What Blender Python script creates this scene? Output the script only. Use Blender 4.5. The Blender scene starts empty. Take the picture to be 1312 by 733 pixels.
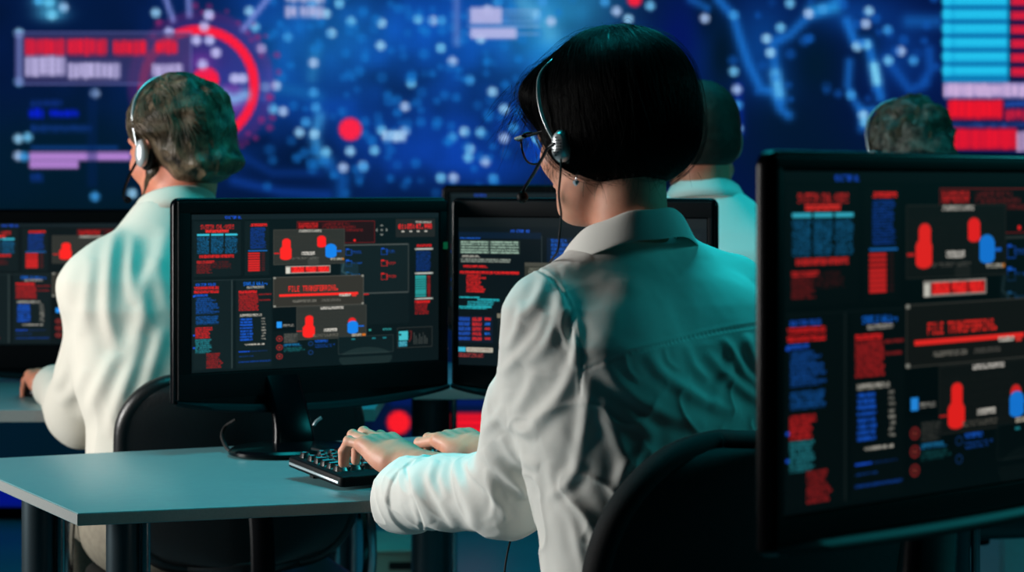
import bpy, math, random
import numpy as np
from mathutils import Vector, Matrix, noise as mnoise

SC = bpy.context.scene
COL = SC.collection
RNG = np.random.default_rng(7)
random.seed(7)

# ------------------------------------------------------------------ camera
FPX, HOR, CZ = 2700.0, 240.0, 1.19          # focal length in pixels, horizon row, camera height


def P(px, py, Y):
    return np.array([(px - 656.0) / FPX * Y, Y, CZ - (py - HOR) / FPX * Y])


def PD(px, py, z):
    """point of the horizontal plane z seen at a pixel"""
    return P(px, py, (CZ - z) * FPX / (py - HOR))


cam_d = bpy.data.cameras.new('camera')
cam = bpy.data.objects.new('camera', cam_d)
COL.objects.link(cam)
cam.location = (0, 0, CZ)
cam.rotation_euler = (math.radians(90), 0, 0)
cam_d.sensor_width = 36
cam_d.lens = FPX / 1312 * 36
cam_d.shift_y = -(366.5 - HOR) / 1312
cam_d.clip_start = 0.05
cam_d.dof.use_dof = True
cam_d.dof.focus_distance = 2.95
cam_d.dof.aperture_fstop = 5.6
SC.camera = cam
SC.view_settings.view_transform = 'Standard'
SC.view_settings.look = 'None'
SC.view_settings.exposure = 0
SC.view_settings.gamma = 1
SC.view_settings.use_curve_mapping = False
SC.cycles.use_denoising = True
SC.cycles.max_bounces = 6


# --------------------------------------------------------------- materials
def lin(c):
    c = np.asarray(c, dtype=float) / 255.0
    return np.where(c <= 0.04045, c / 12.92, ((c + 0.055) / 1.055) ** 2.4)


def mat(name, rgb, rough=0.5, metal=0.0, spec=0.5, noise=None, bump=None, sss=0, sheen=0, coat=0, trans=0, emit=None, aniso=None, bdist=0.001):
    """procedural principled material; noise=(scale, rgb2, amount), bump=(scale, strength)"""
    m = bpy.data.materials.new(name)
    m.use_nodes = True
    nt = m.node_tree
    b = nt.nodes['Principled BSDF']
    c = tuple(lin(rgb)) + (1,)
    b.inputs['Base Color'].default_value = c
    b.inputs['Roughness'].default_value = rough
    b.inputs['Metallic'].default_value = metal
    b.inputs['Specular IOR Level'].default_value = spec
    if sss:
        b.inputs['Subsurface Weight'].default_value = sss
        b.inputs['Subsurface Radius'].default_value = (0.012, 0.005, 0.003)
        b.inputs['Subsurface Scale'].default_value = 0.6
    if sheen:
        b.inputs['Sheen Weight'].default_value = sheen
    if coat:
        b.inputs['Coat Weight'].default_value = coat
        b.inputs['Coat Roughness'].default_value = 0.08
    if trans:
        b.inputs['Transmission Weight'].default_value = trans
    if emit:
        b.inputs['Emission Color'].default_value = tuple(lin(emit)) + (1,)
        b.inputs['Emission Strength'].default_value = 1
    tc = nt.nodes.new('ShaderNodeTexCoord')
    if noise:
        n = nt.nodes.new('ShaderNodeTexNoise')
        n.inputs['Scale'].default_value = noise[0]
        n.inputs['Detail'].default_value = 6
        nt.links.new(tc.outputs['Object'], n.inputs['Vector'])
        r = nt.nodes.new('ShaderNodeValToRGB')
        r.color_ramp.elements[0].position = 0.5 - 0.2 / max(noise[2], .1)
        r.color_ramp.elements[1].position = 0.5 + 0.2 / max(noise[2], .1)
        r.color_ramp.elements[0].color = c
        r.color_ramp.elements[1].color = tuple(lin(noise[1])) + (1,)
        nt.links.new(n.outputs['Fac'], r.inputs['Fac'])
        nt.links.new(r.outputs['Color'], b.inputs['Base Color'])
    if bump:
        n = nt.nodes.new('ShaderNodeTexNoise')
        n.inputs['Scale'].default_value = bump[0]
        n.inputs['Detail'].default_value = 4
        if aniso:
            mp = nt.nodes.new('ShaderNodeMapping')
            mp.inputs['Scale'].default_value = aniso
            nt.links.new(tc.outputs['Object'], mp.inputs['Vector'])
            nt.links.new(mp.outputs['Vector'], n.inputs['Vector'])
        else:
            nt.links.new(tc.outputs['Object'], n.inputs['Vector'])
        bp = nt.nodes.new('ShaderNodeBump')
        bp.inputs['Strength'].default_value = bump[1]
        bp.inputs['Distance'].default_value = bdist
        nt.links.new(n.outputs['Fac'], bp.inputs['Height'])
        nt.links.new(bp.outputs['Normal'], b.inputs['Normal'])
    return m


M = dict(
    black_gloss=mat('black_gloss_plastic', (4, 5, 8), 0.22, spec=0.14),
    black_matt=mat('black_matt_plastic', (6, 8, 11), 0.5, spec=0.1, bump=(900, 0.15)),
    lip=mat('smoked_lip_plastic', (10, 20, 25), 0.4, spec=0.15),
    chrome=mat('chrome', (190, 195, 200), 0.18, metal=1),
    steel=mat('dark_steel', (60, 74, 80), 0.32, metal=0.7),
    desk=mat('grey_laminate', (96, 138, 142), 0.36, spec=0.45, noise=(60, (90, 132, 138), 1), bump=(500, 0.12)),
    desk_edge=mat('pale_edge_band', (128, 132, 130), 0.5, noise=(300, (118, 124, 124), 1)),
    floor=mat('floor_vinyl', (112, 150, 160), 0.35, noise=(3, (100, 138, 150), 1), bump=(120, 0.1)),
    wall=mat('dark_wall_paint', (16, 22, 28), 0.8, noise=(12, (13, 18, 24), 1)),
    leather=mat('black_leather', (12, 14, 16), 0.38, spec=0.5, bump=(260, 0.4)),
    mesh_cloth=mat('black_upholstery', (8, 10, 13), 0.75, spec=0.25, bump=(700, 0.5)),
    rubber=mat('black_rubber', (6, 6, 7), 0.6, spec=0.3),
    shirt=mat('white_cotton', (226, 226, 220), 0.85, spec=0.15, bump=(1400, 0.35), sheen=0.1, bdist=0.0006),
    shirt_warm=mat('cream_cotton', (208, 204, 192), 0.85, spec=0.15, bump=(900, 0.3), sheen=0.1),
    skin=mat('fair_skin', (214, 158, 132), 0.48, spec=0.4, noise=(35, (204, 140, 116), 1), sss=0.25, bump=(700, 0.25), bdist=0.0005),
    nail=mat('fingernail', (226, 176, 158), 0.25, spec=0.6, noise=(60, (220, 166, 148), 1)),
    skin_ruddy=mat('ruddy_skin', (214, 140, 112), 0.5, spec=0.4, noise=(30, (196, 118, 94), 1), sss=0.2),
    hair_black=mat('black_hair', (2, 2, 3), 0.38, spec=0.1),
    hair_grey=mat('greying_brown_hair', (24, 18, 13), 0.42, spec=0.3, noise=(40, (104, 88, 68), 1.1), bump=(160, 0.8), aniso=(1, 1, .35), bdist=.003),
    hair_streak=mat('grey_hair_streaks', (14, 10, 7), 0.4, spec=0.35, noise=(44, (128, 110, 88), .8)),
    hair_short=mat('short_brown_hair', (28, 25, 21), 0.6, spec=0.2, noise=(90, (42, 37, 31), 1), bump=(300, 0.6)),
    hair_curly=mat('curly_ash_hair', (30, 29, 26), 0.5, spec=0.3, noise=(50, (120, 116, 106), 1.2), bump=(120, 0.8), bdist=.003),
    trousers=mat('dark_trousers', (20, 24, 30), 0.8, noise=(200, (26, 30, 36), 1)),
    khaki=mat('khaki_trousers', (132, 124, 108), 0.85, noise=(80, (118, 110, 96), 1)),
    eye=mat('eye_white', (225, 220, 215), 0.2),
    silver=mat('silver_plastic', (205, 212, 216), 0.25, metal=0.6),
    crystal=mat('crystal', (225, 235, 245), 0.05, metal=0.3, spec=1, coat=1),
    key=mat('black_keycap', (20, 21, 23), 0.24, spec=1.0, coat=.5),
    legend=mat('pale_keycap_side', (196, 202, 204), 0.4),
    box=mat('beige_plastic', (170, 170, 150), 0.6, noise=(20, (160, 160, 142), 1)),
    cabinet=mat('pale_laminate', (176, 190, 192), 0.5, noise=(40, (170, 184, 186), 1)),
    slot=mat('dark_slot', (10, 12, 12), 0.8),
    led=mat('green_led_sticker', (8, 60, 40), 0.4, emit=(4, 70, 40)),
)
_lens = mat('clear_lens', (235, 240, 245), 0.02, trans=1, spec=0.5)
_lens.node_tree.nodes['Principled BSDF'].inputs['IOR'].default_value = 1.05
M['lens'] = _lens


# ------------------------------------------------------------ object helpers
def tag(o, label=None, cat=None, group=None, kind=None):
    if label: o['label'] = label
    if cat: o['category'] = cat
    if group: o['group'] = group
    if kind: o['kind'] = kind
    return o


def link(name, me, parent=None):
    o = bpy.data.objects.new(name, me)
    COL.objects.link(o)
    if parent is not None:
        o.parent = parent
    return o


def root(name, loc, rz, label, cat, group=None):
    o = bpy.data.objects.new(name, None)
    COL.objects.link(o)
    o.empty_display_size = 0.1
    o.location = tuple(float(v) for v in loc)
    o.rotation_euler = (0, 0, rz)
    return tag(o, label, cat, group)


def mesh_np(name, V, F, material, smooth=True, mats=None, fmat=None):
    """V (n,3), F (m,4) or (m,3) arrays, or list of lists"""
    me = bpy.data.meshes.new(name)
    if isinstance(F, np.ndarray):
        k = F.shape[1]
        me.vertices.add(len(V))
        me.vertices.foreach_set('co', np.asarray(V, dtype=np.float32).ravel())
        me.loops.add(F.size)
        me.loops.foreach_set('vertex_index', F.astype(np.int32).ravel())
        me.polygons.add(len(F))
        me.polygons.foreach_set('loop_start', np.arange(0, F.size, k, dtype=np.int32))
        me.update(calc_edges=True)
    else:
        me.from_pydata([tuple(map(float, v)) for v in V], [], F)
        me.update()
    for m_ in (mats or [material]):
        me.materials.append(m_)
    if fmat is not None:
        me.polygons.foreach_set('material_index', np.asarray(fmat, dtype=np.int32))
    me.polygons.foreach_set('use_smooth', [smooth] * len(me.polygons))
    me.validate()
    return me


def part(name, V, F, material, parent=None, smooth=True, mats=None, fmat=None, sharp=None):
    me = mesh_np(name, V, F, material, smooth, mats, fmat)
    if sharp is not None:
        me.set_sharp_from_angle(angle=math.radians(sharp))
    return link(name, me, parent)


class MB:
    """collects simple shapes into one mesh"""
    def __init__(s):
        s.V, s.F = [], []

    def add(s, V, F):
        n = len(s.V)
        s.V += [tuple(map(float, v)) for v in V]
        s.F += [[i + n for i in f] for f in F]
        return s

    def prism(s, pts, h, axis='z', z0=0.0, bev=0.0, T=None):
        """closed outline (list of 2d) extruded, with bevelled rims. axis: direction of extrusion"""
        pts = np.array(pts, float)
        n = len(pts)
        area = 0.5 * np.sum(pts[:, 0] * np.roll(pts[:, 1], -1) - np.roll(pts[:, 0], -1) * pts[:, 1])
        if area < 0: pts = pts[::-1]
        e0 = pts - np.roll(pts, 1, 0); e1 = np.roll(pts, -1, 0) - pts
        e0 /= np.linalg.norm(e0, axis=1)[:, None] + 1e-12; e1 /= np.linalg.norm(e1, axis=1)[:, None] + 1e-12
        nr = np.stack([-(e0 + e1)[:, 1], (e0 + e1)[:, 0]], 1)
        nr /= np.linalg.norm(nr, axis=1)[:, None] + 1e-12
        cosang = np.clip((nr * np.stack([-e0[:, 1], e0[:, 0]], 1)).sum(1), .35, 1)
        rings = []
        if bev > 0:
            steps = 3
            for i in range(steps + 1):
                a = math.pi / 2 * i / steps
                rings.append((bev * (1 - math.sin(a)), bev * (1 - math.cos(a))))
            lev = [(ins, z0 + z) for ins, z in rings] + [(ins, z0 + h - z) for ins, z in rings[::-1]]
        else:
            lev = [(0, z0), (0, z0 + h)]
        V = []
        for ins, z in lev:
            q = pts + nr * (ins / cosang)[:, None]
            for x, y in q:
                V.append((x, y, z))
        F = []
        for r in range(len(lev) - 1):
            for i in range(n):
                j = (i + 1) % n
                F.append([r * n + i, r * n + j, (r + 1) * n + j, (r + 1) * n + i])
        F.append(list(range(n))[::-1]); F.append([(len(lev) - 1) * n + i for i in range(n)])
        V = np.array(V)
        if axis == 'y':      # outline is (x,z), extruded along +y
            V = np.stack([V[:, 0], V[:, 2], V[:, 1]], 1); F = [f[::-1] for f in F]
        elif axis == 'x':    # outline is (y,z), extruded along +x
            V = np.stack([V[:, 2], V[:, 0], V[:, 1]], 1)
        if T is not None:
            V = (np.array(T)[:3, :3] @ V.T).T + np.array(T)[:3, 3]
        return s.add(V, F)

    def box(s, c, size, bev=0.002, T=None, r=0):
        x, y, z = size
        return s.prism(rrect(x, y, max(r, 0), 4, (c[0], c[1])), z, 'z', c[2] - z / 2, min(bev, min(size) * .45), T)

    def tube(s, pts, rad, seg=12, cap=True, flat=1.0):
        V, F = tube_np(pts, rad, seg, flat)
        n = len(V) // seg
        F = F.tolist()
        if cap:
            F.append(list(range(seg))[::-1]); F.append([(n - 1) * seg + i for i in range(seg)])
        return s.add(V, F)

    def lathe(s, prof, seg=32, c=(0, 0, 0), sx=1, sy=1, T=None):
        V, F = [], []
        for r, z in prof:
            for i in range(seg):
                a = 2 * math.pi * i / seg
                V.append((c[0] + r * sx * math.cos(a), c[1] + r * sy * math.sin(a), c[2] + z))
        for k in range(len(prof) - 1):
            for i in range(seg):
                j = (i + 1) % seg
                F.append([k * seg + i, k * seg + j, (k + 1) * seg + j, (k + 1) * seg + i])
        F.append(list(range(seg))[::-1]); F.append([(len(prof) - 1) * seg + i for i in range(seg)])
        V = np.array(V)
        if T is not None:
            V = (np.array(T)[:3, :3] @ V.T).T + np.array(T)[:3, 3]
        return s.add(V, F)

    def build(s, name, material, parent=None, sharp=35):
        return part(name, s.V, s.F, material, parent, True, sharp=sharp)


def rrect(w, h, r=0.0, n=4, c=(0, 0)):
    r = min(r, w / 2 - 1e-5, h / 2 - 1e-5)
    if r <= 1e-6:
        return [(c[0] - w / 2, c[1] - h / 2), (c[0] + w / 2, c[1] - h / 2), (c[0] + w / 2, c[1] + h / 2), (c[0] - w / 2, c[1] + h / 2)]
    out = []
    for cx, cy, a0 in ((w / 2 - r, -h / 2 + r, -90), (w / 2 - r, h / 2 - r, 0), (-w / 2 + r, h / 2 - r, 90), (-w / 2 + r, -h / 2 + r, 180)):
        for i in range(n + 1):
            a = math.radians(a0 + 90 * i / n)
            out.append((c[0] + cx + r * math.cos(a), c[1] + cy + r * math.sin(a)))
    return out


def spline(pts, n):
    """Catmull-Rom through control points, n samples; works for any dimension"""
    p = np.array(pts, float)
    if len(p) == 2:
        t = np.linspace(0, 1, n)[:, None]
        return p[0] * (1 - t) + p[1] * t
    q = np.vstack([2 * p[0] - p[1], p, 2 * p[-1] - p[-2]])
    t = np.linspace(0, len(p) - 1 - 1e-9, n)
    i = t.astype(int); f = (t - i)[:, None]
    a, b, c, d = q[i], q[i + 1], q[i + 2], q[i + 3]
    return 0.5 * ((2 * b) + (-a + c) * f + (2 * a - 5 * b + 4 * c - d) * f ** 2 + (-a + 3 * b - 3 * c + d) * f ** 3)


def tube_np(pts, rad, seg=12, flat=1.0):
    pts = np.asarray(pts, float)
    n = len(pts)
    rad = np.broadcast_to(np.asarray(rad, float), (n,))
    T = np.gradient(pts, axis=0)
    T /= np.linalg.norm(T, axis=1)[:, None] + 1e-12
    up = np.array([0, 0, 1.0]) if abs(T[0][2]) < .9 else np.array([1.0, 0, 0])
    N = np.zeros_like(T)
    v = np.cross(T[0], up); v /= np.linalg.norm(v); N[0] = v
    for i in range(1, n):
        v = N[i - 1] - T[i] * np.dot(N[i - 1], T[i]); N[i] = v / (np.linalg.norm(v) + 1e-12)
    B = np.cross(T, N)
    a = np.linspace(0, 2 * math.pi, seg, endpoint=False)
    V = pts[:, None, :] + rad[:, None, None] * (np.cos(a)[None, :, None] * N[:, None, :] + flat * np.sin(a)[None, :, None] * B[:, None, :])
    i = np.arange(n - 1)[:, None] * seg; j = np.arange(seg)[None, :]; k = (j + 1) % seg
    F = np.stack([i + j, i + k, i + seg + k, i + seg + j], -1).reshape(-1, 4)
    return V.reshape(-1, 3), F


def copy_tree(o, parent=None):
    c = o.copy(); COL.objects.link(c)
    if parent is not None: c.parent = parent
    for ch in list(o.children):
        copy_tree(ch, c)
    return c


# ------------------------------------------------------------ paint to mesh
FONT = dict(zip("!-./0123456789:ABCDEFGHIJKLMNOPQRSTUVWXYZ", [bytes.fromhex(h) for h in (
    '00005F0000 0808080808 0060600000 2010080402 3E5149453E 00427F4000 4261514946 2141454B31 1814127F10 2745454539 3C4A494930 '
    '0171090503 3649494936 064949291E 0036360000 7E1111117E 7F49494936 3E41414122 7F4141221C 7F49494941 7F09090901 3E4149497A '
    '7F0808087F 00417F4100 2040413F01 7F08142241 7F40404040 7F020C027F 7F0408107F 3E4141413E 7F09090906 3E4151215E 7F09192946 '
    '4649494931 01017F0101 3F4040403F 1F2040201F 3F4038403F 6314081463 0708700807 6151494543').split()]))
FONT[' '] = bytes(5)


class Canvas:
    """float sRGB 0..255 canvas, y down, drawn in the unit box of a source frame"""
    def __init__(s, w, h, frame, bg):
        s.w, s.h = w, h
        s.A = np.zeros((h, w, 3)) + np.array(bg, float)
        s.x0, s.y0, s.x1, s.y1 = frame
        s.X, s.Y = np.meshgrid(s.x0 + (np.arange(w) + .5) / w * (s.x1 - s.x0), s.y0 + (np.arange(h) + .5) / h * (s.y1 - s.y0))

    def blend(s, m, col, mode='mix'):
        m = m[..., None]
        c = np.array(col, float)
        s.A = s.A + m * c if mode == 'add' else s.A * (1 - m) + m * c

    def cell(s, x, y):
        return (x - s.x0) / (s.x1 - s.x0) * s.w, (y - s.y0) / (s.y1 - s.y0) * s.h

    def rect(s, x0, y0, x1, y1, col, a=1.0, soft=0.0):
        if soft > 0:
            m = (np.clip((s.X - x0) / soft + .5, 0, 1) * np.clip((x1 - s.X) / soft + .5, 0, 1) *
                 np.clip((s.Y - y0) / soft + .5, 0, 1) * np.clip((y1 - s.Y) / soft + .5, 0, 1))
            s.blend(m * a, col); return
        i0, j0 = s.cell(x0, y0); i1, j1 = s.cell(x1, y1)
        i0, j0 = int(round(i0)), int(round(j0)); i1, j1 = max(int(round(i1)), i0 + 1), max(int(round(j1)), j0 + 1)
        i0, j0 = max(i0, 0), max(j0, 0)
        s.A[j0:j1, i0:i1] = s.A[j0:j1, i0:i1] * (1 - a) + a * np.array(col, float)

    def frame(s, x0, y0, x1, y1, col, a=1.0, t=1.0):
        tx = t * (s.x1 - s.x0) / s.w; ty = t * (s.y1 - s.y0) / s.h
        for r in ((x0, y0, x1, y0 + ty), (x0, y1 - ty, x1, y1), (x0, y0, x0 + tx, y1), (x1 - tx, y0, x1, y1)):
            s.rect(*r, col, a)

    def disc(s, cx, cy, r, col, a=1.0, soft=2.0, mode='mix', ry=None):
        d = np.hypot(s.X - cx, (s.Y - cy) * (r / (ry or r)))
        s.blend(np.clip((r - d) / soft + .5, 0, 1) * a, col, mode)

    def blob(s, cx, cy, rx, ry, col, a=1.0, mode='mix'):
        s.blend(np.exp(-((s.X - cx) / rx) ** 2 - ((s.Y - cy) / ry) ** 2) * a, col, mode)

    def line(s, pts, w, col, a=1.0, mode='mix', gauss=True):
        d = np.full(s.X.shape, 1e9)
        pts = np.array(pts, float)
        for p, q in zip(pts[:-1], pts[1:]):
            v = q - p
            t = np.clip(((s.X - p[0]) * v[0] + (s.Y - p[1]) * v[1]) / (v @ v + 1e-9), 0, 1)
            d = np.minimum(d, np.hypot(s.X - p[0] - t * v[0], s.Y - p[1] - t * v[1]))
        s.blend((np.exp(-(d / w) ** 2) if gauss else np.clip((w - d) + .5, 0, 1)) * a, col, mode)

    def text(s, t, x0, y0, x1, y1, col, a=1.0):
        """pixel lettering fitted to a box"""
        i0, j0 = s.cell(x0, y0); i1, j1 = s.cell(x1, y1)
        n = len(t) * 6 - 1
        I = np.arange(int(i0), int(math.ceil(i1))); J = np.arange(int(j0), int(math.ceil(j1)))
        for i in I:
            u = (i + .5 - i0) / (i1 - i0) * n
            if u < 0 or u >= n: continue
            ch, cx = divmod(int(u), 6)
            if cx == 5: continue
            bits = FONT.get(t[ch], bytes(5))[cx]
            for j in J:
                v = int((j + .5 - j0) / (j1 - j0) * 7)
                if 0 <= v < 7 and bits >> v & 1 and 0 <= i < s.w and 0 <= j < s.h:
                    s.A[j, i] = s.A[j, i] * (1 - a) + a * np.array(col, float)

    def scrib(s, x0, y0, x1, y1, col, a=1.0, row=4, fill=.8, rag=0.25, dens=.8, rng=None):
        """illegible lines of small characters"""
        rng = rng or RNG
        i0, j0 = [int(round(v)) for v in s.cell(x0, y0)]; i1, j1 = [int(round(v)) for v in s.cell(x1, y1)]
        j = j0
        i1 = min(i1, s.w); j1 = min(max(j1, j0 + 1), s.h)
        while j < j1:
            e = i1 - int((i1 - i0) * rag * rng.random())
            hh = max(1, int(round(row * fill)))
            k = min(j + hh, j1) - j
            if e > i0 and k > 0:
                mm = (rng.random((k, e - i0)) < dens).astype(float)
                gaps = rng.random(e - i0) < .1
                mm[:, gaps] = 0
                mm = mm[..., None] * a
                s.A[j:j + k, i0:e] = s.A[j:j + k, i0:e] * (1 - mm) + mm * np.array(col, float)
            j += row

    def mesh(s, name, w, h, material, smooth=True):
        """grid in local x,z facing -y, one colour per node"""
        gx, gz = np.meshgrid(np.linspace(-w / 2, w / 2, s.w), np.linspace(h / 2, -h / 2, s.h))
        V = np.stack([gx.ravel(), np.zeros(gx.size), gz.ravel()], 1)
        i = np.arange(s.h - 1)[:, None] * s.w + np.arange(s.w - 1)[None, :]
        F = np.stack([i, i + s.w, i + s.w + 1, i + 1], -1).reshape(-1, 4)
        me = mesh_np(name, V, F, material, False)
        at = me.color_attributes.new('picture', 'FLOAT_COLOR', 'POINT')
        c = np.ones((s.w * s.h, 4), np.float32)
        c[:, :3] = lin(np.clip(s.A, 0, 255)).reshape(-1, 3)
        at.data.foreach_set('color', c.ravel())
        return me


def screen_mat(name, strength=1.0, grid=0, gloss=0.35, gridamt=.5, spec=.3):
    m = bpy.data.materials.new(name); m.use_nodes = True
    nt = m.node_tree; b = nt.nodes['Principled BSDF']
    b.inputs['Base Color'].default_value = (0.006, 0.008, 0.01, 1)
    b.inputs['Roughness'].default_value = gloss
    b.inputs['Specular IOR Level'].default_value = spec
    at = nt.nodes.new('ShaderNodeVertexColor'); at.layer_name = 'picture'
    src = at.outputs['Color']
    b.inputs['Emission Strength'].default_value = strength
    if grid:
        tc = nt.nodes.new('ShaderNodeTexCoord'); sp = nt.nodes.new('ShaderNodeSeparateXYZ')
        nt.links.new(tc.outputs['Object'], sp.inputs[0])
        outs = []
        for ax in ('X', 'Z'):
            mu = nt.nodes.new('ShaderNodeMath'); mu.operation = 'MULTIPLY'; mu.inputs[1].default_value = 2 * math.pi / grid
            nt.links.new(sp.outputs[ax], mu.inputs[0])
            co = nt.nodes.new('ShaderNodeMath'); co.operation = 'COSINE'; nt.links.new(mu.outputs[0], co.inputs[0])
            ma = nt.nodes.new('ShaderNodeMath'); ma.operation = 'MULTIPLY_ADD'; ma.inputs[1].default_value = gridamt; ma.inputs[2].default_value = 1
            nt.links.new(co.outputs[0], ma.inputs[0]); outs.append(ma.outputs[0])
        mm = nt.nodes.new('ShaderNodeMath'); mm.operation = 'MULTIPLY'
        nt.links.new(outs[0], mm.inputs[0]); nt.links.new(outs[1], mm.inputs[1])
        vm = nt.nodes.new('ShaderNodeVectorMath'); vm.operation = 'SCALE'
        nt.links.new(src, vm.inputs[0]); nt.links.new(mm.outputs[0], vm.inputs['Scale'])
        src = vm.outputs[0]
    nt.links.new(src, b.inputs['Emission Color'])
    return m
# ================================================================ screen pictures
RED, DRED, BLU, LBL, CYA, WHT, GRY = (250, 30, 30), (130, 22, 24), (14, 70, 170), (20, 130, 230), (40, 170, 180), (190, 185, 175), (62, 66, 64)


def capsule(c, x0, y0, x1, y1, col):
    r = (x1 - x0) / 2
    asp = 1.0
    c.disc((x0 + x1) / 2, y0 + r * .8, r, col, 1, 3, ry=r * .8)
    c.disc((x0 + x1) / 2, y1 - r * .5, r, col, 1, 3, ry=r * .5)
    c.rect(x0, y0 + r * .7, x1, y1 - r * .5, col)


def paint_transfer():
    """the 'file transferring' dashboard"""
    rg = np.random.default_rng(3)
    c = Canvas(600, 330, (105, 88, 875, 605), (11, 19, 21))
    S = lambda *a, **k: c.scrib(*a, rng=rg, **k)
    c.rect(105, 88, 875, 106, (20, 30, 34)); c.text('MONITOR 01', 202, 95, 252, 104, (30, 90, 230))
    # panels
    for r in ((112, 112, 250, 292), (262, 112, 335, 292), (112, 305, 222, 595), (236, 305, 342, 595)):
        c.rect(*r, (17, 27, 29))
    c.rect(222, 305, 225, 595, (48, 60, 60)); c.rect(112, 303, 342, 305, (32, 44, 46))
    c.text('SYSTEM CHL/USDS', 132, 124, 230, 136, (215, 40, 40))
    S(146, 139, 214, 148, (255, 50, 45), row=3, dens=.95, rag=0)
    for q in range(3):
        c.rect(122 + q * 41, 153, 158 + q * 41, 158, (60, 190, 215))
        S(122 + q * 41, 163, 158 + q * 41, 216, (22, 95, 140), row=4, dens=.65, rag=.1)
    c.text('IN ENCRYPTED ATTEMPTS', 128, 222, 230, 230, (255, 45, 40)); c.rect(128, 221, 230, 231, (240, 30, 30), .55)
    S(120, 240, 172, 248, (200, 34, 34), row=3, rag=0, dens=.9)
    S(120, 249, 165, 282, (120, 24, 26), row=3, dens=.8); S(165, 242, 228, 266, (85, 22, 24), row=5, dens=.5)
    S(278, 121, 328, 130, (240, 35, 35), row=3, rag=0, dens=.9)
    S(278, 133, 326, 203, (18, 58, 140), row=3, dens=.8, rag=.15)
    c.rect(272, 208, 330, 211, (30, 110, 190))
    for q in range(8): c.rect(272, 216 + q * 8, 306, 221.5 + q * 8, (215, 34, 34)); c.rect(312, 216 + q * 8, 322, 221 + q * 8, (70, 26, 28))
    # red outline panel
    c.rect(420, 115, 664, 190, (32, 14, 16)); c.frame(420, 115, 664, 190, (120, 24, 26)); S(424, 120, 487, 138, (190, 30, 30), row=5, dens=.7, rag=.1)
    S(498, 120, 640, 150, (110, 24, 26), row=7, dens=.5, rag=.5); c.disc(600, 181, 4, (255, 30, 30))
    # compass
    for dx, dy in ((0, -18), (0, 18), (-18, 0), (18, 0)):
        for k in range(6):
            e = 14 + k; w_ = 6 - k
            if dx: c.rect(687 + np.sign(dx) * e - 1, 147 - w_, 687 + np.sign(dx) * e + 1, 147 + w_, (120, 125, 120), .8)
            else: c.rect(687 - w_, 147 + np.sign(dy) * e - 1, 687 + w_, 147 + np.sign(dy) * e + 1, (120, 125, 120), .8)
    c.disc(687, 147, 4, (110, 115, 110))
    # timer
    c.rect(733, 110, 862, 172, (34, 35, 34)); c.text('01:05:43.998', 742, 128, 852, 145, (255, 40, 40)); S(798, 118, 850, 124, WHT, row=2, dens=.5, rag=0)
    for q in range(4): c.rect(752 + q * 25, 151, 761 + q * 25, 155, WHT)
    # network map
    c.rect(556, 195, 776, 368, (19, 29, 31)); c.rect(556, 195, 776, 199, (72, 78, 76)); c.rect(556, 360, 776, 365, (66, 72, 70)); c.rect(772, 195, 776, 365, (48, 55, 54))
    for x, y, col in ((685, 212, (24, 80, 190)), (685, 252, (220, 34, 34)), (685, 298, (220, 34, 34)), (572, 212, (24, 80, 190)), (572, 250, (24, 90, 200)), (572, 290, (30, 120, 210)),
                      (645, 388, (220, 34, 34)), (722, 388, (220, 34, 34)), (648, 432, (24, 90, 190)), (722, 432, (24, 90, 190)), (590, 390, (220, 34, 34))):
        c.frame(x, y, x + 20, y + 20, col, .8, 1.3); c.rect(x, y - 3, x + 10, y + 2, col)
        S(x + 16, y + 5, x + 52, y + 14, col, row=5, dens=.6, a=.7)
    c.rect(556, 370, 776, 470, (15, 24, 26))
    # right column
    S(802, 199, 851, 207, (225, 30, 34), row=3, dens=.9, rag=0)
    for y in (212, 297, 385): c.rect(796, y, 856, y + 6, (150, 155, 150)); c.rect(802, y + 1, 850, y + 4, (225, 225, 215), .6)
    S(799, 223, 848, 292, (16, 52, 120), row=3, dens=.85, rag=.1)
    for q in range(10): c.rect(797, 308 + q * 7.6, 833, 313 + q * 7.6, (44, 160, 158)); c.rect(836, 309 + q * 7.6, 847, 313 + q * 7.6, (180, 34, 34), .8)
    S(796, 395, 846, 404, (240, 34, 34), row=3, dens=.95, rag=0); S(796, 406, 846, 442, (150, 26, 28), row=4, dens=.7)
    # first contact panel
    gx = (47, 48, 44)
    c.rect(347, 142, 568, 258, gx); S(350, 160, 560, 250, (60, 58, 52), row=9, dens=.3, a=.5)
    c.frame(347, 142, 568, 258, (70, 70, 64))
    S(425, 143, 496, 151, WHT, row=3, dens=.7, rag=0)
    capsule(c, 375, 171, 400, 212, (255, 36, 32)); capsule(c, 368, 195, 403, 243, (255, 36, 32)); c.rect(350, 218, 366, 223, (200, 30, 30))
    capsule(c, 482, 163, 509, 203, (255, 30, 30)); capsule(c, 508, 191, 542, 239, (24, 130, 235))
    c.rect(542, 214, 558, 219, (24, 100, 200)); S(433, 217, 475, 228, (215, 210, 200), row=4, dens=.8, rag=0)
    S(400, 236, 500, 242, (110, 108, 100), row=3, dens=.5); S(523, 240, 560, 247, (200, 196, 180), row=3, dens=.8, rag=0); c.rect(560, 240, 566, 247, (200, 120, 30))
    # locked bar
    c.rect(385, 264, 524, 289, (150, 146, 138)); c.rect(400, 267, 521, 286, (120, 16, 18)); c.rect(386, 268, 398, 288, (215, 212, 200))
    for a_, b_ in ((403, 441), (446, 480), (485, 518)): S(a_, 267, b_, 286, (255, 36, 34), row=4, dens=.93, rag=0, fill=1)
    c.disc(470, 250, 18, (90, 92, 86), .35); c.rect(556, 258, 612, 300, (28, 52, 64), .6); c.line([(565, 262), (560, 285), (575, 296)], 3, (60, 90, 95), .7)
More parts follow.
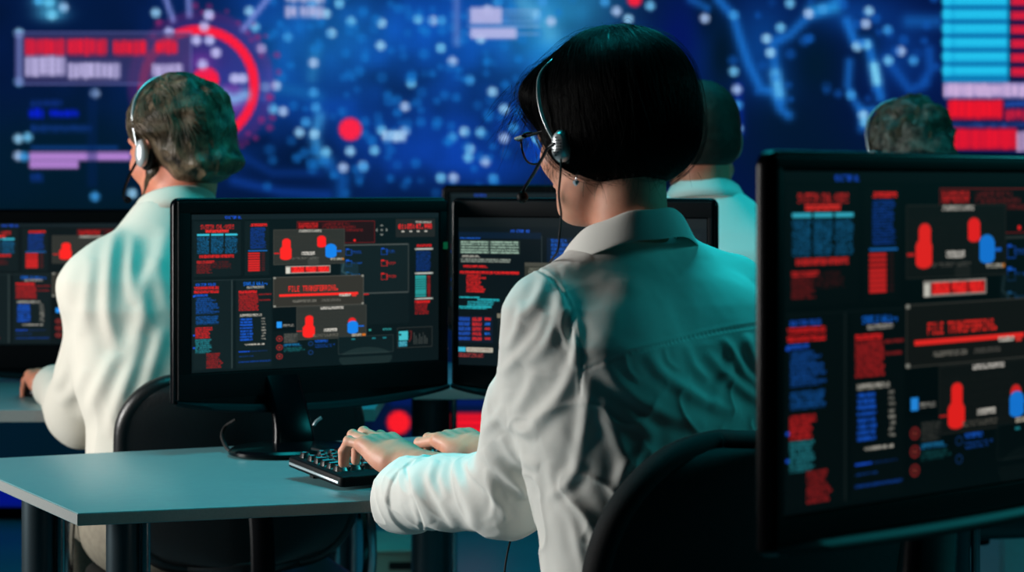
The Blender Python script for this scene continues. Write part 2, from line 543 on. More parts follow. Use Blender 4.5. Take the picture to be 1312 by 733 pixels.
    # file transferring
    c.rect(348, 299, 628, 399, (52, 49, 43)); c.frame(348, 299, 628, 399, (92, 90, 82), 1, 1)
    for x, y in ((348, 299), (622, 299), (348, 394), (622, 394)): c.rect(x, y, x + 7, y + 6, (165, 165, 155), .8)
    c.text('FILE TRANSFERRING.', 394, 331, 549, 349, (255, 42, 36))
    c.rect(365, 357, 611, 366, (255, 42, 36)); S(552, 362, 588, 370, (220, 214, 200), row=3, dens=.85, rag=0); c.rect(591, 363, 606, 371, (220, 50, 40))
    S(405, 378, 480, 385, (130, 126, 116), row=3, dens=.6, rag=0); S(495, 378, 556, 385, (110, 106, 98), row=3, dens=.6, rag=0)
    c.rect(628, 364, 645, 369, (180, 28, 28))
    # third panel
    c.rect(418, 401, 637, 513, gx); c.frame(418, 401, 637, 513, (70, 70, 64)); S(424, 420, 630, 506, (62, 60, 54), row=9, dens=.3, a=.5)
    S(492, 405, 565, 413, (215, 210, 200), row=3, dens=.75, rag=0)
    capsule(c, 445, 431, 470, 475, (255, 34, 30)); capsule(c, 438, 460, 474, 506, (255, 34, 30))
    c.disc(592, 458, 13, (230, 34, 34), 1, 3, ry=14); capsule(c, 577, 455, 611, 499, (24, 130, 235))
    S(503, 478, 544, 488, (225, 220, 208), row=4, dens=.85, rag=0); S(592, 500, 622, 508, (200, 190, 170), row=3, dens=.8, rag=0); c.rect(624, 500, 635, 508, (205, 110, 30))
    c.rect(420, 481, 436, 485, (190, 30, 30)); c.rect(611, 472, 630, 476, (24, 100, 200)); S(470, 496, 560, 504, (110, 106, 96), row=4, dens=.5)
    # left column
    c.text('MONITOR FILES', 118, 314, 176, 321, (34, 96, 220))
    for y in (325, 337): S(113, y, 184, y + 8, (235, 32, 34), row=3, dens=.85, rag=0)
    S(112, 350, 152, 356, (30, 90, 215), row=3, dens=.9, rag=0)
    S(118, 360, 186, 412, (20, 74, 150), row=4, dens=.75, rag=.35); S(118, 420, 186, 446, (20, 80, 150), row=4, dens=.75, rag=.3)
    S(117, 456, 170, 492, (190, 30, 32), row=4, dens=.85, rag=.35); S(117, 496, 165, 541, (36, 120, 130), row=4, dens=.8, rag=.3)
    S(148, 543, 200, 592, (140, 26, 28), row=4, dens=.75, rag=.35)
    for y in (353, 480, 520): c.rect(110, y, 115, y + 5, (30, 90, 230))
    # second column
    c.text('STATUS WALL-Y', 258, 314, 330, 325, (24, 120, 245)); S(268, 327, 320, 334, WHT, row=3, dens=.7, rag=0)
    S(243, 342, 298, 350, (240, 32, 34), row=3, dens=.95, rag=0); S(243, 352, 303, 408, (165, 28, 30), row=4, dens=.9, rag=.1); S(303, 353, 345, 358, (130, 26, 28), row=4, dens=.8); S(303, 372, 345, 378, (130, 26, 28), row=4, dens=.8)
    S(248, 418, 313, 426, (190, 186, 174), row=4, dens=.75, rag=0)
    for q in range(8): S(248, 433 + q * 9.6, 286, 439 + q * 9.6, (24, 84, 195), row=4, dens=.9, rag=.1, fill=1); S(312, 433 + q * 9.6, 325, 439 + q * 9.6, (150, 148, 138), row=4, dens=.6, rag=.3)
    S(262, 517, 321, 524, (190, 186, 174), row=4, dens=.75, rag=0)
    S(243, 540, 278, 546, (26, 84, 215), row=3, dens=.9, rag=0); S(280, 541, 330, 546, (18, 50, 110), row=3, dens=.7)
    S(243, 556, 300, 561, (18, 60, 130), row=3, dens=.7); S(243, 573, 343, 580, (18, 60, 140), row=4, dens=.7)
    # lower middle
    c.rect(348, 402, 418, 480, (8, 13, 15)); c.rect(358, 449, 373, 468, (40, 150, 245)); S(376, 458, 416, 465, (140, 138, 130), row=4, dens=.7)
    c.rect(380, 489, 422, 520, (48, 50, 48)); S(380, 489, 422, 520, (84, 84, 78), row=2, dens=.5)
    for y in (505, 534, 564): c.disc(366, y, 10, (150, 36, 36)); c.disc(366, y, 7, (24, 26, 27)); c.disc(366, y, 3, (170, 60, 50))
    for y in (526, 556): c.disc(462, y, 8, (24, 60, 120)); c.disc(462, y, 5.5, (14, 22, 26))
    S(378, 523, 440, 531, (28, 110, 160), row=4, dens=.8); S(380, 536, 445, 550, (24, 92, 96), row=4, dens=.6, rag=.5); S(475, 516, 520, 524, (26, 90, 200), row=4, dens=.7); S(475, 530, 540, 540, (20, 60, 130), row=4, dens=.5)
    c.rect(548, 508, 725, 568, (15, 26, 28)); c.frame(548, 508, 725, 568, (46, 56, 56)); c.disc(636, 585, 85, (48, 66, 64), .45, ry=38)
    for x in (590, 655, 690): c.rect(x, 515, x + 12, 521, (30, 120, 130))
    c.rect(548, 570, 725, 578, (11, 19, 21))
    S(690, 486, 719, 492, (50, 150, 150), row=3, dens=.9, rag=0); c.rect(645, 486, 653, 492, (50, 150, 140))
    c.rect(738, 486, 853, 556, (13, 18, 19)); c.frame(738, 486, 853, 556, (54, 58, 56)); c.rect(743, 499, 772, 530, (70, 190, 200)); c.rect(744, 506, 750, 514, (12, 24, 26)); c.rect(742, 533, 770, 552, (48, 130, 150))
    S(745, 535, 768, 550, (90, 190, 205), row=3, dens=.5); c.line([(778, 500), (784, 500), (782, 525), (776, 535)], 2, (150, 40, 40), .7)
    for q in range(8): c.rect(792 + q * 6, 505 + (q * 37 % 5) * 5, 794 + q * 6, 546, (64, 70, 68))
    return c


def paint_listing():
    """second picture: code listing with grey table"""
    rg = np.random.default_rng(5)
    c = Canvas(560, 330, (62, 92, 655, 565), (12, 20, 24))
    S = lambda *a, **k: c.scrib(*a, rng=rg, **k)
    c.rect(62, 92, 655, 122, (17, 24, 26)); c.rect(62, 140, 266, 160, (12, 28, 46)); c.text('MONITOR 02', 192, 131, 238, 139, (34, 100, 230))
    S(66, 156, 130, 162, (30, 90, 190), row=4, dens=.8)
    c.rect(66, 166, 214, 208, (44, 58, 54))
    for q in range(5): S(68, 168 + q * 8.4, 138, 173 + q * 8.4, (150, 178, 160), row=4, dens=.85, rag=.05, fill=1); S(142, 168 + q * 8.4, 212, 173 + q * 8.4, (150, 178, 160), row=4, dens=.85, rag=.05, fill=1)
    S(70, 214, 116, 219, (180, 180, 168), row=3, dens=.8); S(68, 224, 210, 236, (130, 140, 130), row=5, dens=.8)
    S(75, 245, 142, 252, (225, 36, 36), row=4, dens=.8); S(66, 264, 212, 272, (225, 36, 36), row=5, dens=.9, rag=0)
    S(82, 275, 136, 332, (205, 34, 34), row=5, dens=.8, rag=.4)
    S(64, 345, 120, 352, (40, 180, 190), row=4, dens=.85); S(110, 352, 175, 358, (40, 180, 190), row=4, dens=.85); S(84, 360, 160, 382, (40, 160, 170), row=5, dens=.75); S(64, 376, 150, 384, (40, 180, 190), row=4, dens=.8)
    c.rect(266, 150, 268, 330, (40, 50, 52)); c.rect(280, 155, 350, 232, (14, 28, 46)); S(290, 160, 335, 225, (24, 84, 180), row=9, dens=.6); S(318, 218, 352, 227, (150, 30, 32), row=4, dens=.8)
    c.rect(226, 234, 420, 395, (52, 54, 47)); c.rect(226, 234, 420, 246, (74, 74, 66)); S(235, 250, 405, 300, (110, 110, 98), row=7, dens=.6, rag=.4)
    c.rect(158, 398, 420, 412, (120, 116, 100)); c.rect(160, 412, 420, 500, (26, 32, 32))
    c.rect(60, 408, 148, 492, (18, 26, 40))
    for q in range(5):
        y = 412 + q * 15.5
        S(63, y, 92, y + 11, (30, 76, 170), row=5, dens=.85, rag=.1, fill=1); S(97, y, 120, y + 11, (190, 40, 44), row=5, dens=.85, rag=.1, fill=1); S(128, y, 144, y + 8, (30, 100, 200) if q % 2 else (190, 40, 44), row=4, dens=.85, fill=1)
    c.rect(60, 508, 80, 522, (60, 180, 210)); c.rect(82, 508, 148, 522, (190, 186, 170)); S(84, 511, 146, 519, (120, 90, 80), row=4, dens=.6, rag=0)
    S(62, 526, 146, 540, (160, 60, 60), row=5, dens=.6)
    c.rect(440, 140, 640, 540, (16, 26, 30)); S(450, 150, 620, 330, (30, 110, 160), row=8, dens=.6, rag=.4); S(450, 350, 620, 520, (160, 40, 40), row=8, dens=.6, rag=.5)
    return c


def paint_wall():
    """video wall, drawn in the photograph's own pixel frame of the wall plane"""
    rg = np.random.default_rng(11)
    c = Canvas(800, 400, (-96, -62, 1504, 650), (4, 18, 60))
    B = c.blob
    n = np.zeros(c.X.shape)
    for f, a in ((90, 1), (42, .6), (20, .4)):
        gx = rg.random((int(712 / f) + 3, int(1600 / f) + 3))
        u = (c.X + 96) / f; v = (c.Y + 62) / f
        i, j = v.astype(int), u.astype(int); fu, fv = u - j, v - i
        fu = fu * fu * (3 - 2 * fu); fv = fv * fv * (3 - 2 * fv)
        n += a * ((gx[i, j] * (1 - fu) + gx[i, j + 1] * fu) * (1 - fv) + (gx[i + 1, j] * (1 - fu) + gx[i + 1, j + 1] * fu) * fv - .5)
    # broad fields
    c.A[:] = (4, 20, 62)
    B(470, 110, 240, 170, (12, 66, 158), 1.0); B(600, 60, 130, 90, (14, 84, 176), .6); B(560, 200, 170, 80, (10, 52, 140), .8)
    B(370, 60, 70, 60, (18, 90, 160), .6); B(440, 40, 60, 60, (24, 110, 180), .5)
    B(700, 40, 60, 60, (40, 150, 215), .75); B(740, 10, 60, 40, (50, 160, 215), .6)
    c.A *= (1 + .45 * n)[..., None]
    B(60, 200, 160, 90, (2, 26, 42), .95); B(30, 90, 80, 60, (4, 24, 70), .6); B(80, 20, 90, 40, (3, 26, 66), .8)
    B(375, 205, 55, 45, (2, 18, 50), .85); B(350, 240, 80, 30, (4, 26, 74), .8)
    c.rect(200, 240, 1504, 650, (3, 16, 48), .75, 60)
    c.rect(-96, 240, 200, 650, (2, 24, 36), .9, 60)
    c.rect(855, -62, 1504, 300, (3, 16, 66), .85, 60)
    # continents, right side
    B(925, 60, 60, 60, (8, 60, 140), .5); B(980, 60, 40, 60, (10, 72, 150), .7); B(1090, 20, 60, 26, (10, 66, 150), .8); B(1150, 70, 50, 50, (8, 54, 130), .8); B(1000, 120, 26, 30, (10, 80, 160), .6)
    B(1045, 85, 38, 55, (2, 22, 46), 1.0); B(1010, 155, 60, 40, (3, 20, 48), .9); B(925, 70, 22, 60, (2, 18, 40), 1.0); B(905, 20, 16, 30, (2, 18, 40), .9)
    B(870, 50, 26, 50, (4, 14, 90), .8); B(1110, 60, 16, 30, (3, 20, 46), .7); B(1040, 200, 90, 50, (2, 20, 44), .8)
    G = lambda p, w, col, a=1: c.line(p, w, col, a, 'mix')
    gl = (26, 112, 205)
    G([(920, 0), (940, 22), (948, 50), (958, 80), (975, 115), (992, 118), (1000, 140), (1010, 148)], 7, gl, .8)
    G([(1075, 0), (1060, 12), (1035, 22), (1012, 45), (990, 55), (992, 80), (996, 105), (1002, 130)], 7, gl, .75)
    G([(993, 95), (998, 120)], 7, (90, 180, 235), .9)
    G([(1085, 28), (1095, 55), (1112, 55), (1120, 90), (1128, 125)], 7, gl, .9); G([(1120, 85), (1123, 105)], 6, (130, 215, 245), .95)
    G([(1088, 80), (1086, 110), (1092, 125), (1104, 145), (1118, 140)], 6, gl, .7); G([(1104, 140), (1104, 165)], 6, gl, .7)
    G([(1135, 75), (1150, 95), (1165, 115), (1180, 110), (1192, 90), (1190, 65)], 7, (16, 80, 170), .8); G([(1165, 28), (1200, 28)], 10, (20, 96, 180), .7)
    G([(885, 0), (905, 10)], 6, gl, .6); G([(946, 110), (948, 170)], 6, (8, 40, 150), .7); G([(1040, 14), (1070, 10)], 9, (40, 150, 220), .7)
    # continents, left side and centre
    G([(410, 150), (403, 175), (408, 195), (418, 205)], 8, (60, 150, 215), .75); G([(420, 210), (440, 230), (438, 250)], 9, (20, 100, 190), .6)
    G([(330, 110), (352, 112), (385, 118), (408, 125)], 9, (24, 110, 180), .5); G([(405, 65), (400, 100)], 8, (60, 160, 210), .35)
    G([(300, 232), (360, 246), (420, 250)], 7, (14, 60, 150), .7); G([(310, 200), (350, 222), (410, 222)], 6, (10, 48, 120), .7); G([(300, 185), (340, 180)], 8, (4, 20, 60), .7)
    G([(670, 5), (690, 20), (705, 45)], 14, (90, 180, 225), .6)
    # data dots
    pts = [(200, 17), (268, 20), (262, 35), (217, 42), (252, 52), (269, 52), (277, 68), (260, 83), (301, 101), (311, 101), (335, 63), (369, 48), (320, 15), (327, 35), (402, 81), (402, 119),
           (425, 43), (450, 28), (406, 0), (404, 18), (418, 18), (435, 5), (555, 27), (566, 27), (489, 30), (536, 25), (625, 13), (638, 3), (488, 59), (565, 62), (580, 79), (602, 103), (631, 118), (527, 107),
           (519, 137), (580, 176), (595, 169), (616, 170), (646, 177), (658, 164), (646, 140), (480, 193), (465, 213), (466, 214), (449, 194), (489, 167), (519, 168), (502, 173), (510, 174), (565, 228),
           (581, 228), (632, 229), (602, 191), (600, 202), (622, 207), (405, 138), (403, 172), (418, 195), (440, 215), (400, 5), (616, 50), (688, 20), (706, 28), (695, 3), (805, 25), (833, 8), (790, 15), (775, 3),
           (982, 50), (1000, 36), (1036, 18), (1054, 12), (987, 68), (1012, 5), (1109, 31), (1137, 39), (1113, 15), (1138, 78), (1154, 66), (1170, 78), (1098, 60), (1110, 58), (903, 24), (940, 20),
           (67, 20), (64, 4), (82, 10), (50, 1), (25, 43), (25, 105), (122, 120), (122, 252), (24, 178), (36, 176), (24, 200), (32, 201), (170, 248), (940, 92), (944, 115), (945, 135), (945, 165),
           (340, 112), (354, 110), (392, 157), (384, 170), (350, 140), (363, 143), (1090, 122), (1106, 148), (1108, 157)]
    for k, (x, y) in enumerate(pts):
        b_ = [(150, 205, 240), (110, 190, 235), (170, 195, 235), (60, 150, 220)][k % 4]
        c.disc(x, y, 6.2, b_, .85, 4)
    for k in range(230):
        x, y = rg.normal(540, 130), rg.uniform(-50, 250)
        if x < 330 or x > 760: continue
        c.disc(x, y, rg.uniform(4, 7), (24, 120, 205), rg.uniform(.25, .6), 4)
    for k in range(60):
        x, y = rg.uniform(900, 1200), rg.uniform(-50, 130)
        c.disc(x, y, rg.uniform(4, 7), (20, 100, 200), rg.uniform(.2, .5), 4)
    B(66, 18, 20, 10, (90, 200, 240), .7); B(60, 3, 18, 8, (90, 200, 240), .7)
    # alarm circle
    pr = (170, 40, 130)
    c.disc(258, 108, 94, pr, .28, 6); c.disc(258, 108, 84, (20, 50, 130), .25, 6)
    for k in range(26):
        a = rg.uniform(-2.4, 1.1); r = rg.uniform(84, 104); c.disc(258 + r * math.cos(a), 108 + r * math.sin(a), rg.uniform(2, 5), (180, 40, 110), .5, 3)
    d = np.hypot(c.X - 255, c.Y - 110); ang = np.arctan2(c.Y - 110, c.X - 255)
    ring = np.clip((77 - d) / 3 + .5, 0, 1) * np.clip((d - 65) / 3 + .5, 0, 1)
    c.blend(ring * np.where((ang > -2.0) & (ang < 1.4), 1, .6), (250, 28, 62))
    for p, q in (((203, -30), (222, 26)), ((241, -30), (243, 20)), ((352, -12), (312, 38))): c.line([p, q], 4, (140, 150, 225), .75)
    c.disc(264, 103, 17, (252, 26, 62), 1, 4); c.disc(296, 128, 20, (150, 60, 170), .5, 8); c.line([(285, 122), (300, 128), (314, 122)], 8, (130, 190, 240), .8); B(258, 80, 18, 14, (150, 60, 170), .5)
    for x, y in ((262, 35), (217, 42), (268, 20), (260, 83), (252, 52), (269, 52), (277, 68), (301, 101), (311, 101)): c.disc(x, y, 6.2, (190, 190, 240), .85, 4)
    # alarm panel, top left
    c.rect(20, 42, 246, 109, (70, 60, 110), .6, 3); c.frame(20, 42, 246, 109, (110, 120, 190), .55, 1)
    c.line([(26, 46), (26, 106)], 3, (130, 150, 215), .7)
    def blk(x0, y0, x1, y1, col, rag=.1):
        c.rect(x0, y0, x1, y1, col, .45, 5); x = x0
        while x < x1:
            w_ = rg.uniform(3, 7); c.rect(x, y0 + rg.uniform(0, 3), min(x + w_, x1), y1 - rg.uniform(0, 4), col, .8, 3); x += w_ + rg.uniform(1, 3)
    rd, wh = (250, 26, 52), (200, 190, 235)
    blk(33, 50, 84, 72, rd); blk(87, 50, 137, 72, rd); blk(146, 52, 188, 72, rd); blk(200, 52, 227, 70, rd)
    blk(33, 72, 84, 99, wh); blk(88, 80, 154, 102, wh); blk(196, 82, 234, 100, wh)
    blk(40, 128, 80, 137, (14, 44, 120)); blk(38, 139, 56, 152, (8, 30, 225)); blk(64, 141, 101, 151, (8, 30, 215)); blk(40, 160, 118, 170, (14, 50, 120))
    c.rect(40, 187, 152, 192, (16, 60, 130), .8, 4); c.rect(38, 195, 168, 206, (180, 130, 210), .95, 3); c.rect(38, 206, 101, 216, (180, 130, 210), .95, 3); blk(40, 222, 55, 234, (14, 50, 130))
    c.rect(112, 110, 125, 240, (6, 34, 88), .4, 5)
    # bars, top centre
    c.line([(585, -40), (585, 56)], 5, (110, 130, 200), .6)
    c.rect(603, 10, 643, 31, (190, 180, 225), .9, 4); c.rect(603, 36, 662, 50, (190, 185, 230), .9, 4)
    for y in (14, 20, 27, 34, 44): c.line([(600, y), (690, y)], 1.6, (170, 190, 235), .5)
    blk(366, 8, 382, 24, (190, 185, 225)); blk(385, 8, 415, 24, (190, 185, 225)); blk(366, -8, 416, 4, (180, 180, 220))
    c.disc(449, 166, 14.5, (250, 34, 70), 1, 4); c.disc(813, 0, 9, (240, 30, 60), 1, 4); blk(490, 168, 520, 182, (170, 205, 240))
    # table, top right
    c.rect(1208, -60, 1292, 106, (14, 150, 205), 1, 3)
    for y in range(-58, 104, 18):
        c.rect(1221, y, 1290, y + 10, (40, 205, 245), .8, 6); c.disc(1213, y + 5, 7, (40, 205, 245), .8, 4); c.rect(1208, y + 12, 1292, y + 17, (10, 90, 150), .7, 4)
        c.rect(1294, y + 1, 1420, y + 12, (225, 26, 58), .95, 4)
    c.rect(1292, -60, 1296, 108, (6, 30, 70), 1, 2)
    c.rect(1209, 106, 1430, 127, (120, 120, 190), .7, 3); blk(1209, 107, 1430, 125, (225, 190, 230))
    blk(1215, 128, 1284, 153, (250, 18, 40)); c.rect(1215, 128, 1284, 153, (250, 18, 40), .6, 4); blk(1288, 140, 1430, 155, (225, 26, 58))
    blk(1288, 130, 1430, 138, (40, 90, 190)); blk(1218, 158, 1430, 163, (50, 90, 170)); blk(1220, 165, 1302, 192, (245, 18, 44)); c.rect(1220, 165, 1302, 192, (245, 18, 44), .5, 4); blk(1303, 168, 1330, 196, (220, 180, 220)); blk(1335, 165, 1430, 192, (235, 26, 58))
    # glimpses low on the wall, seen under the monitors
    c.disc(511, 541, 15, (250, 26, 40), 1, 4); c.rect(572, 529, 640, 558, (240, 20, 40), 1, 4)
    for y in (536, 546): c.line([(572, y), (640, y)], 1.5, (150, 10, 40), .6)
    c.rect(-96, 600, 330, 650, (3, 16, 130), .9, 10); c.rect(500, 505, 700, 520, (4, 24, 90), .8, 6); c.rect(300, 470, 470, 560, (3, 10, 22), .8, 20)
    c.rect(462, 575, 1504, 650, (3, 66, 84), .9, 8)
    return c


SCR = screen_mat('monitor_picture', 1.0, 0, .3)
SCR_DIM = screen_mat('dim_monitor_picture', .7, 0, .4)
CV_T = paint_transfer(); CV_L = paint_listing(); CV_W = paint_wall()
CV_D = paint_transfer()
CV_D.A *= np.clip(CV_D.A.max(-1, keepdims=True) / 130, .3, 1)      # dark tones cut: dimming of an oblique view put into the picture colours
WALL_Y = 7.5
# ================================================================ setting
def plane_box(name, x0, x1, y0, y1, z0, z1, material):
    o = MB().box(((x0 + x1) / 2, (y0 + y1) / 2, (z0 + z1) / 2), (x1 - x0, y1 - y0, z1 - z0), 0).build(name, material)
    return tag(o, kind='structure')


XL, XR, YN, YF, ZC = -4.2, 4.2, -1.5, 7.72, 3.4
plane_box('floor', XL, XR, YN, YF, -0.1, 0, M['floor'])
plane_box('wall_back', XL, XR, YF, YF + .1, 0, ZC, M['wall'])
plane_box('wall_left', XL - .1, XL, YN, YF, 0, ZC, M['wall'])
plane_box('wall_right', XR, XR + .1, YN, YF, 0, ZC, M['wall'])
plane_box('wall_front', XL, XR, YN - .1, YN, 0, ZC, M['wall'])
plane_box('ceiling', XL, XR, YN, YF, ZC, ZC + .1, M['wall'])

# video wall: cabinet and lit face
x0, z1 = P(-96, -62, WALL_Y)[0], P(-96, -62, WALL_Y)[2]
x1, z0 = P(1504, 650, WALL_Y)[0], P(1504, 650, WALL_Y)[2]
vw = root('video_wall', ((x0 + x1) / 2, WALL_Y, 0), 0, 'huge blue video wall showing a world map with red alarm circle behind everyone', 'video wall')
vcx, vcz = (x0 + x1) / 2, (z0 + z1) / 2
MB().box((0, .11, (z0 + z1) / 2), (x1 - x0 + .04, .2, z1 - z0 + .04), .005).build('cabinet', M['black_matt'], vw)
MB().box((0, .12, z0 / 2 - .005), (x1 - x0 + .04, .16, z0 - .02), .004).build('plinth', M['black_matt'], vw)
me = CV_W.mesh('picture', x1 - x0, z1 - z0, screen_mat('video_wall_picture', 1.0, 0.0172, .6, .28, .1))
o = link('screen', me, vw); o.location = (0, 0.004, (z0 + z1) / 2)

# ================================================================ desks
def outline_desk(pts, z, th, name_loc, label, legs, group=None, edge_mat=None):
    """table top from its four floor-plan corners, legs at plan points"""
    c = np.mean(pts, 0)
    r = root('desk', (c[0], c[1], 0), 0, label, 'desk', group)
    q = [(p[0] - c[0], p[1] - c[1]) for p in pts]
    MB().prism(q, th, 'z', z - th, .0012).build('tabletop', M['desk'], r, 30)
    # edge band, a thin strip round the rim
    V, F = [], []
    qa = np.array(q); cc = qa.mean(0)
    area = 0.5 * np.sum(qa[:, 0] * np.roll(qa[:, 1], -1) - np.roll(qa[:, 0], -1) * qa[:, 1])
    if area < 0: qa = qa[::-1]
    band = MB()
    for i in range(len(qa)):
        a, b = qa[i], qa[(i + 1) % len(qa)]
        d = (b - a) / np.linalg.norm(b - a); n = np.array([d[1], -d[0]])
        band.prism([a - d * .0005, b + d * .0005, b + d * .0005 + n * .0012, a - d * .0005 + n * .0012], th - .003, 'z', z - th + .0015)
    band.build('edge_band', M['desk_edge'], r)
    for (lx, ly, rad) in legs:
        lx -= c[0]; ly -= c[1]
        leg = MB().lathe([(rad, 0.02), (rad, z - th - .001)], 28, (lx, ly, 0)).build('leg', M['steel'], r)
        MB().lathe([(rad * 1.25, 0), (rad * 1.25, .014), (rad * .9, .02)], 24, (lx, ly, 0)).build('foot', M['rubber'], leg)
        MB().tube([(lx + rad + .008, ly - .004, .03), (lx + rad + .008, ly - .004, z - th - .001)], .0075, 12).build('chrome_rod', M['chrome'], leg)
    return r


dz = .74
cA = PD(100, 657.5, dz)[:2]; cB = PD(480, 641, dz)[:2]; cL = PD(0, 614, dz)[:2]; cF = PD(290, 577, dz)[:2]
d1 = (cB - cA) / np.linalg.norm(cB - cA); dl = (cL - cA) / np.linalg.norm(cL - cA)
d2 = np.array([math.cos(math.radians(17)), math.sin(math.radians(17))])
# left far corner: meet of the left edge and the far edge
A_ = np.array([dl, -d2]).T; t = np.linalg.solve(A_, cF - cA)
far_l = cA + dl * t[0]
near_r = cA + d1 * 1.5; far_r = near_r + np.array([-.1, .86])
legA = PD(157, 745, 0.0)
print('desk', cA, cB, far_l, near_r, far_r)


def plan(px, Y):
    return (px - 656) / FPX * Y


outline_desk([cA, near_r, far_r, far_l], dz, .018, None,
             'grey desk with sharp near corner where the dark haired woman types',
             [(plan(158, 3.08), 3.08, .025), (plan(50, 3.34), 3.34, .027), (near_r[0] - .12, near_r[1] + .08, .025), (far_r[0] - .1, far_r[1] - .12, .025)])
# the second row
dA, dB = PD(-60, 527, dz)[:2], PD(60, 526, dz)[:2]
e = np.array([1.0, 0.0])
pl = np.array([plan(62, 4.25) + .95, 4.25])
outline_desk([(-1.75, 4.25), (-.28, 4.28), (-.28, 5.02), (-1.75, 5.0)], dz, .026, None,
             'grey desk at far left in front of the older man, mostly behind him',
             [(-1.6, 4.4, .025), (-.4, 4.42, .025), (-1.6, 4.9, .025), (-.4, 4.9, .025)])
outline_desk([(-.22, 4.72), (1.9, 4.76), (1.9, 5.45), (-.22, 5.4)], dz, .026, None,
             'long grey desk behind the woman at which the short haired man sits',
             [(plan(552, 4.85), 4.85, .045), (1.75, 4.9, .025), (plan(1119, 4.84), 4.84, .018), (.45, 5.3, .025), (1.75, 5.3, .025)])
outline_desk([(.05, 1.5), (1.25, 2.05), (1.0, 2.75), (.42, 2.32)], dz, .026, None,
             'grey desk under the blurred monitor at the right, below the frame',
             [(.6, 2.0, .025), (1.15, 2.15, .025), (.3, 1.8, .025), (.95, 2.6, .025)])

# ================================================================ monitors
mesh_T = {}


def monitor(pl, pr, ztop, label, cv, sc=1.0, group=None, base_shift=(0, -.03), desk_z=dz, lipsag=.024, baser=.095, scr=(.058, .045, .042, .1), pic=None, nsh=0.0):
    """pl / pr: plan positions of the left and right panel edge; ztop of panel"""
    pl, pr = np.array(pl, float), np.array(pr, float)
    W = np.linalg.norm(pr - pl); ang = math.atan2(pr[1] - pl[1], pr[0] - pl[0]); c = (pl + pr) / 2
    H = .345 * sc
    r = root('computer_monitor', (c[0], c[1], desk_z), ang, label, 'monitor', group)
    zt, zb = ztop - desk_z, ztop - desk_z - H
    # casing outline: round corners, sagging chin
    def outline(ins=0, sag=lipsag):
        pts = []
        rr = .014 - min(ins, .01)
        w, t_, b_ = W / 2 - ins, zt - ins, zb + ins
        for i in range(5):
            a = math.radians(90 * i / 4); pts.append((w - rr + rr * math.cos(a), t_ - rr + rr * math.sin(a)))
        for i in range(5):
            a = math.radians(90 + 90 * i / 4); pts.append((-w + rr + rr * math.cos(a), t_ - rr + rr * math.sin(a)))
        for i in range(25):
            u = -1 + 2 * i / 24
            pts.append((u * w, b_ - sag * (1 - u * u) ** .8))
        return pts
    MB().prism(outline(), .016, 'y', 0, .004).build('casing', M['black_gloss'], r)
    l_, r_, t_, b_ = scr
    sw, sh = W - (l_ + r_) * sc * .55, H - (t_ + b_) * sc
    scx, scz = (l_ - r_) * .275 * sc, zt - t_ * sc - sh / 2
    # raised bezel ring round the glass
    bz = MB()
    ow, oh, iw, ih = W - .014, H - .012, sw + .004, sh + .004
    ocz = zt - .006 - oh / 2
    for (a0, a1, b0, b1) in ((-ow / 2, ow / 2, scz + ih / 2, ocz + oh / 2), (-ow / 2, ow / 2, ocz - oh / 2, scz - ih / 2),
                             (-ow / 2, scx - iw / 2, scz - ih / 2, scz + ih / 2), (scx + iw / 2, ow / 2, scz - ih / 2, scz + ih / 2)):
        bz.prism([(a0, b0), (a1, b0), (a1, b1), (a0, b1)], .006, 'y', -.005, .0008)
    bz.build('bezel', M['black_matt'], r)
    key = (id(cv), round(sw, 3), round(sh, 3), pic is None)
    if key not in mesh_T: mesh_T[key] = cv.mesh('picture', sw, sh, pic or SCR)
    s = link('screen', mesh_T[key], r); s.location = (scx, -.0035, scz)
    # chin lip
    V, F = [], []
    for i in range(33):
        u = -1 + 2 * i / 32
        z = zb - lipsag * (1 - u * u) ** .8
        for dy, dz_ in ((-.001, .0115 * (1 - .5 * u ** 8)), (-.009, .004), (-.009, -.002), (.001, -.004), (.012, -.0035)):
            V.append((u * (W / 2 - .003), dy, z + dz_))
    for i in range(32):
        for k in range(4): F.append([i * 5 + k, i * 5 + k + 1, i * 5 + k + 6, i * 5 + k + 5])
    part('chin_lip', V, F, M['lip'], r, True, sharp=50)
    # rear housing
    MB().box((0, .038, zt - H * .52), (W * .66, .05, H * .66), .015, r=.03).build('rear_housing', M['black_matt'], r)
    bx, by = base_shift
    zn = zb + .075
    V, F = [], []
    nn = 14
    for i in range(nn):
        t = i / (nn - 1)
        yy = (by + .07) * (1 - t ** 1.6) + .034 * t ** 1.6
        for (x, y) in rrect(.078 - .012 * math.sin(t * math.pi), .022, .008, 3): V.append((bx + nsh + x, yy + y, .012 + (zn - .012) * t))
    m_ = len(V) // nn
    for i in range(nn - 1):
        for k in range(m_): F.append([i * m_ + k, i * m_ + (k + 1) % m_, (i + 1) * m_ + (k + 1) % m_, (i + 1) * m_ + k])
    F += [list(range(m_))[::-1], [(nn - 1) * m_ + k for k in range(m_)]]
    part('stand_neck', V, F, M['black_gloss'], r, True, sharp=40)
    MB().box((bx, .06, zb + .075), (.07, .03, .035), .005).build('stand_hinge', M['black_matt'], r)
    MB().lathe([(.93, 0), (1, .003), (1, .008), (.95, .012), (.3, .0145), (.05, .0145)], 48, (bx, by + .03, .001), baser * 1.25, baser).build('stand_base', M['black_gloss'], r)
    return r, W, H, zt, zb, (scx, scz, sw, sh)


def xy(px, Y): return (plan(px, Y), Y)


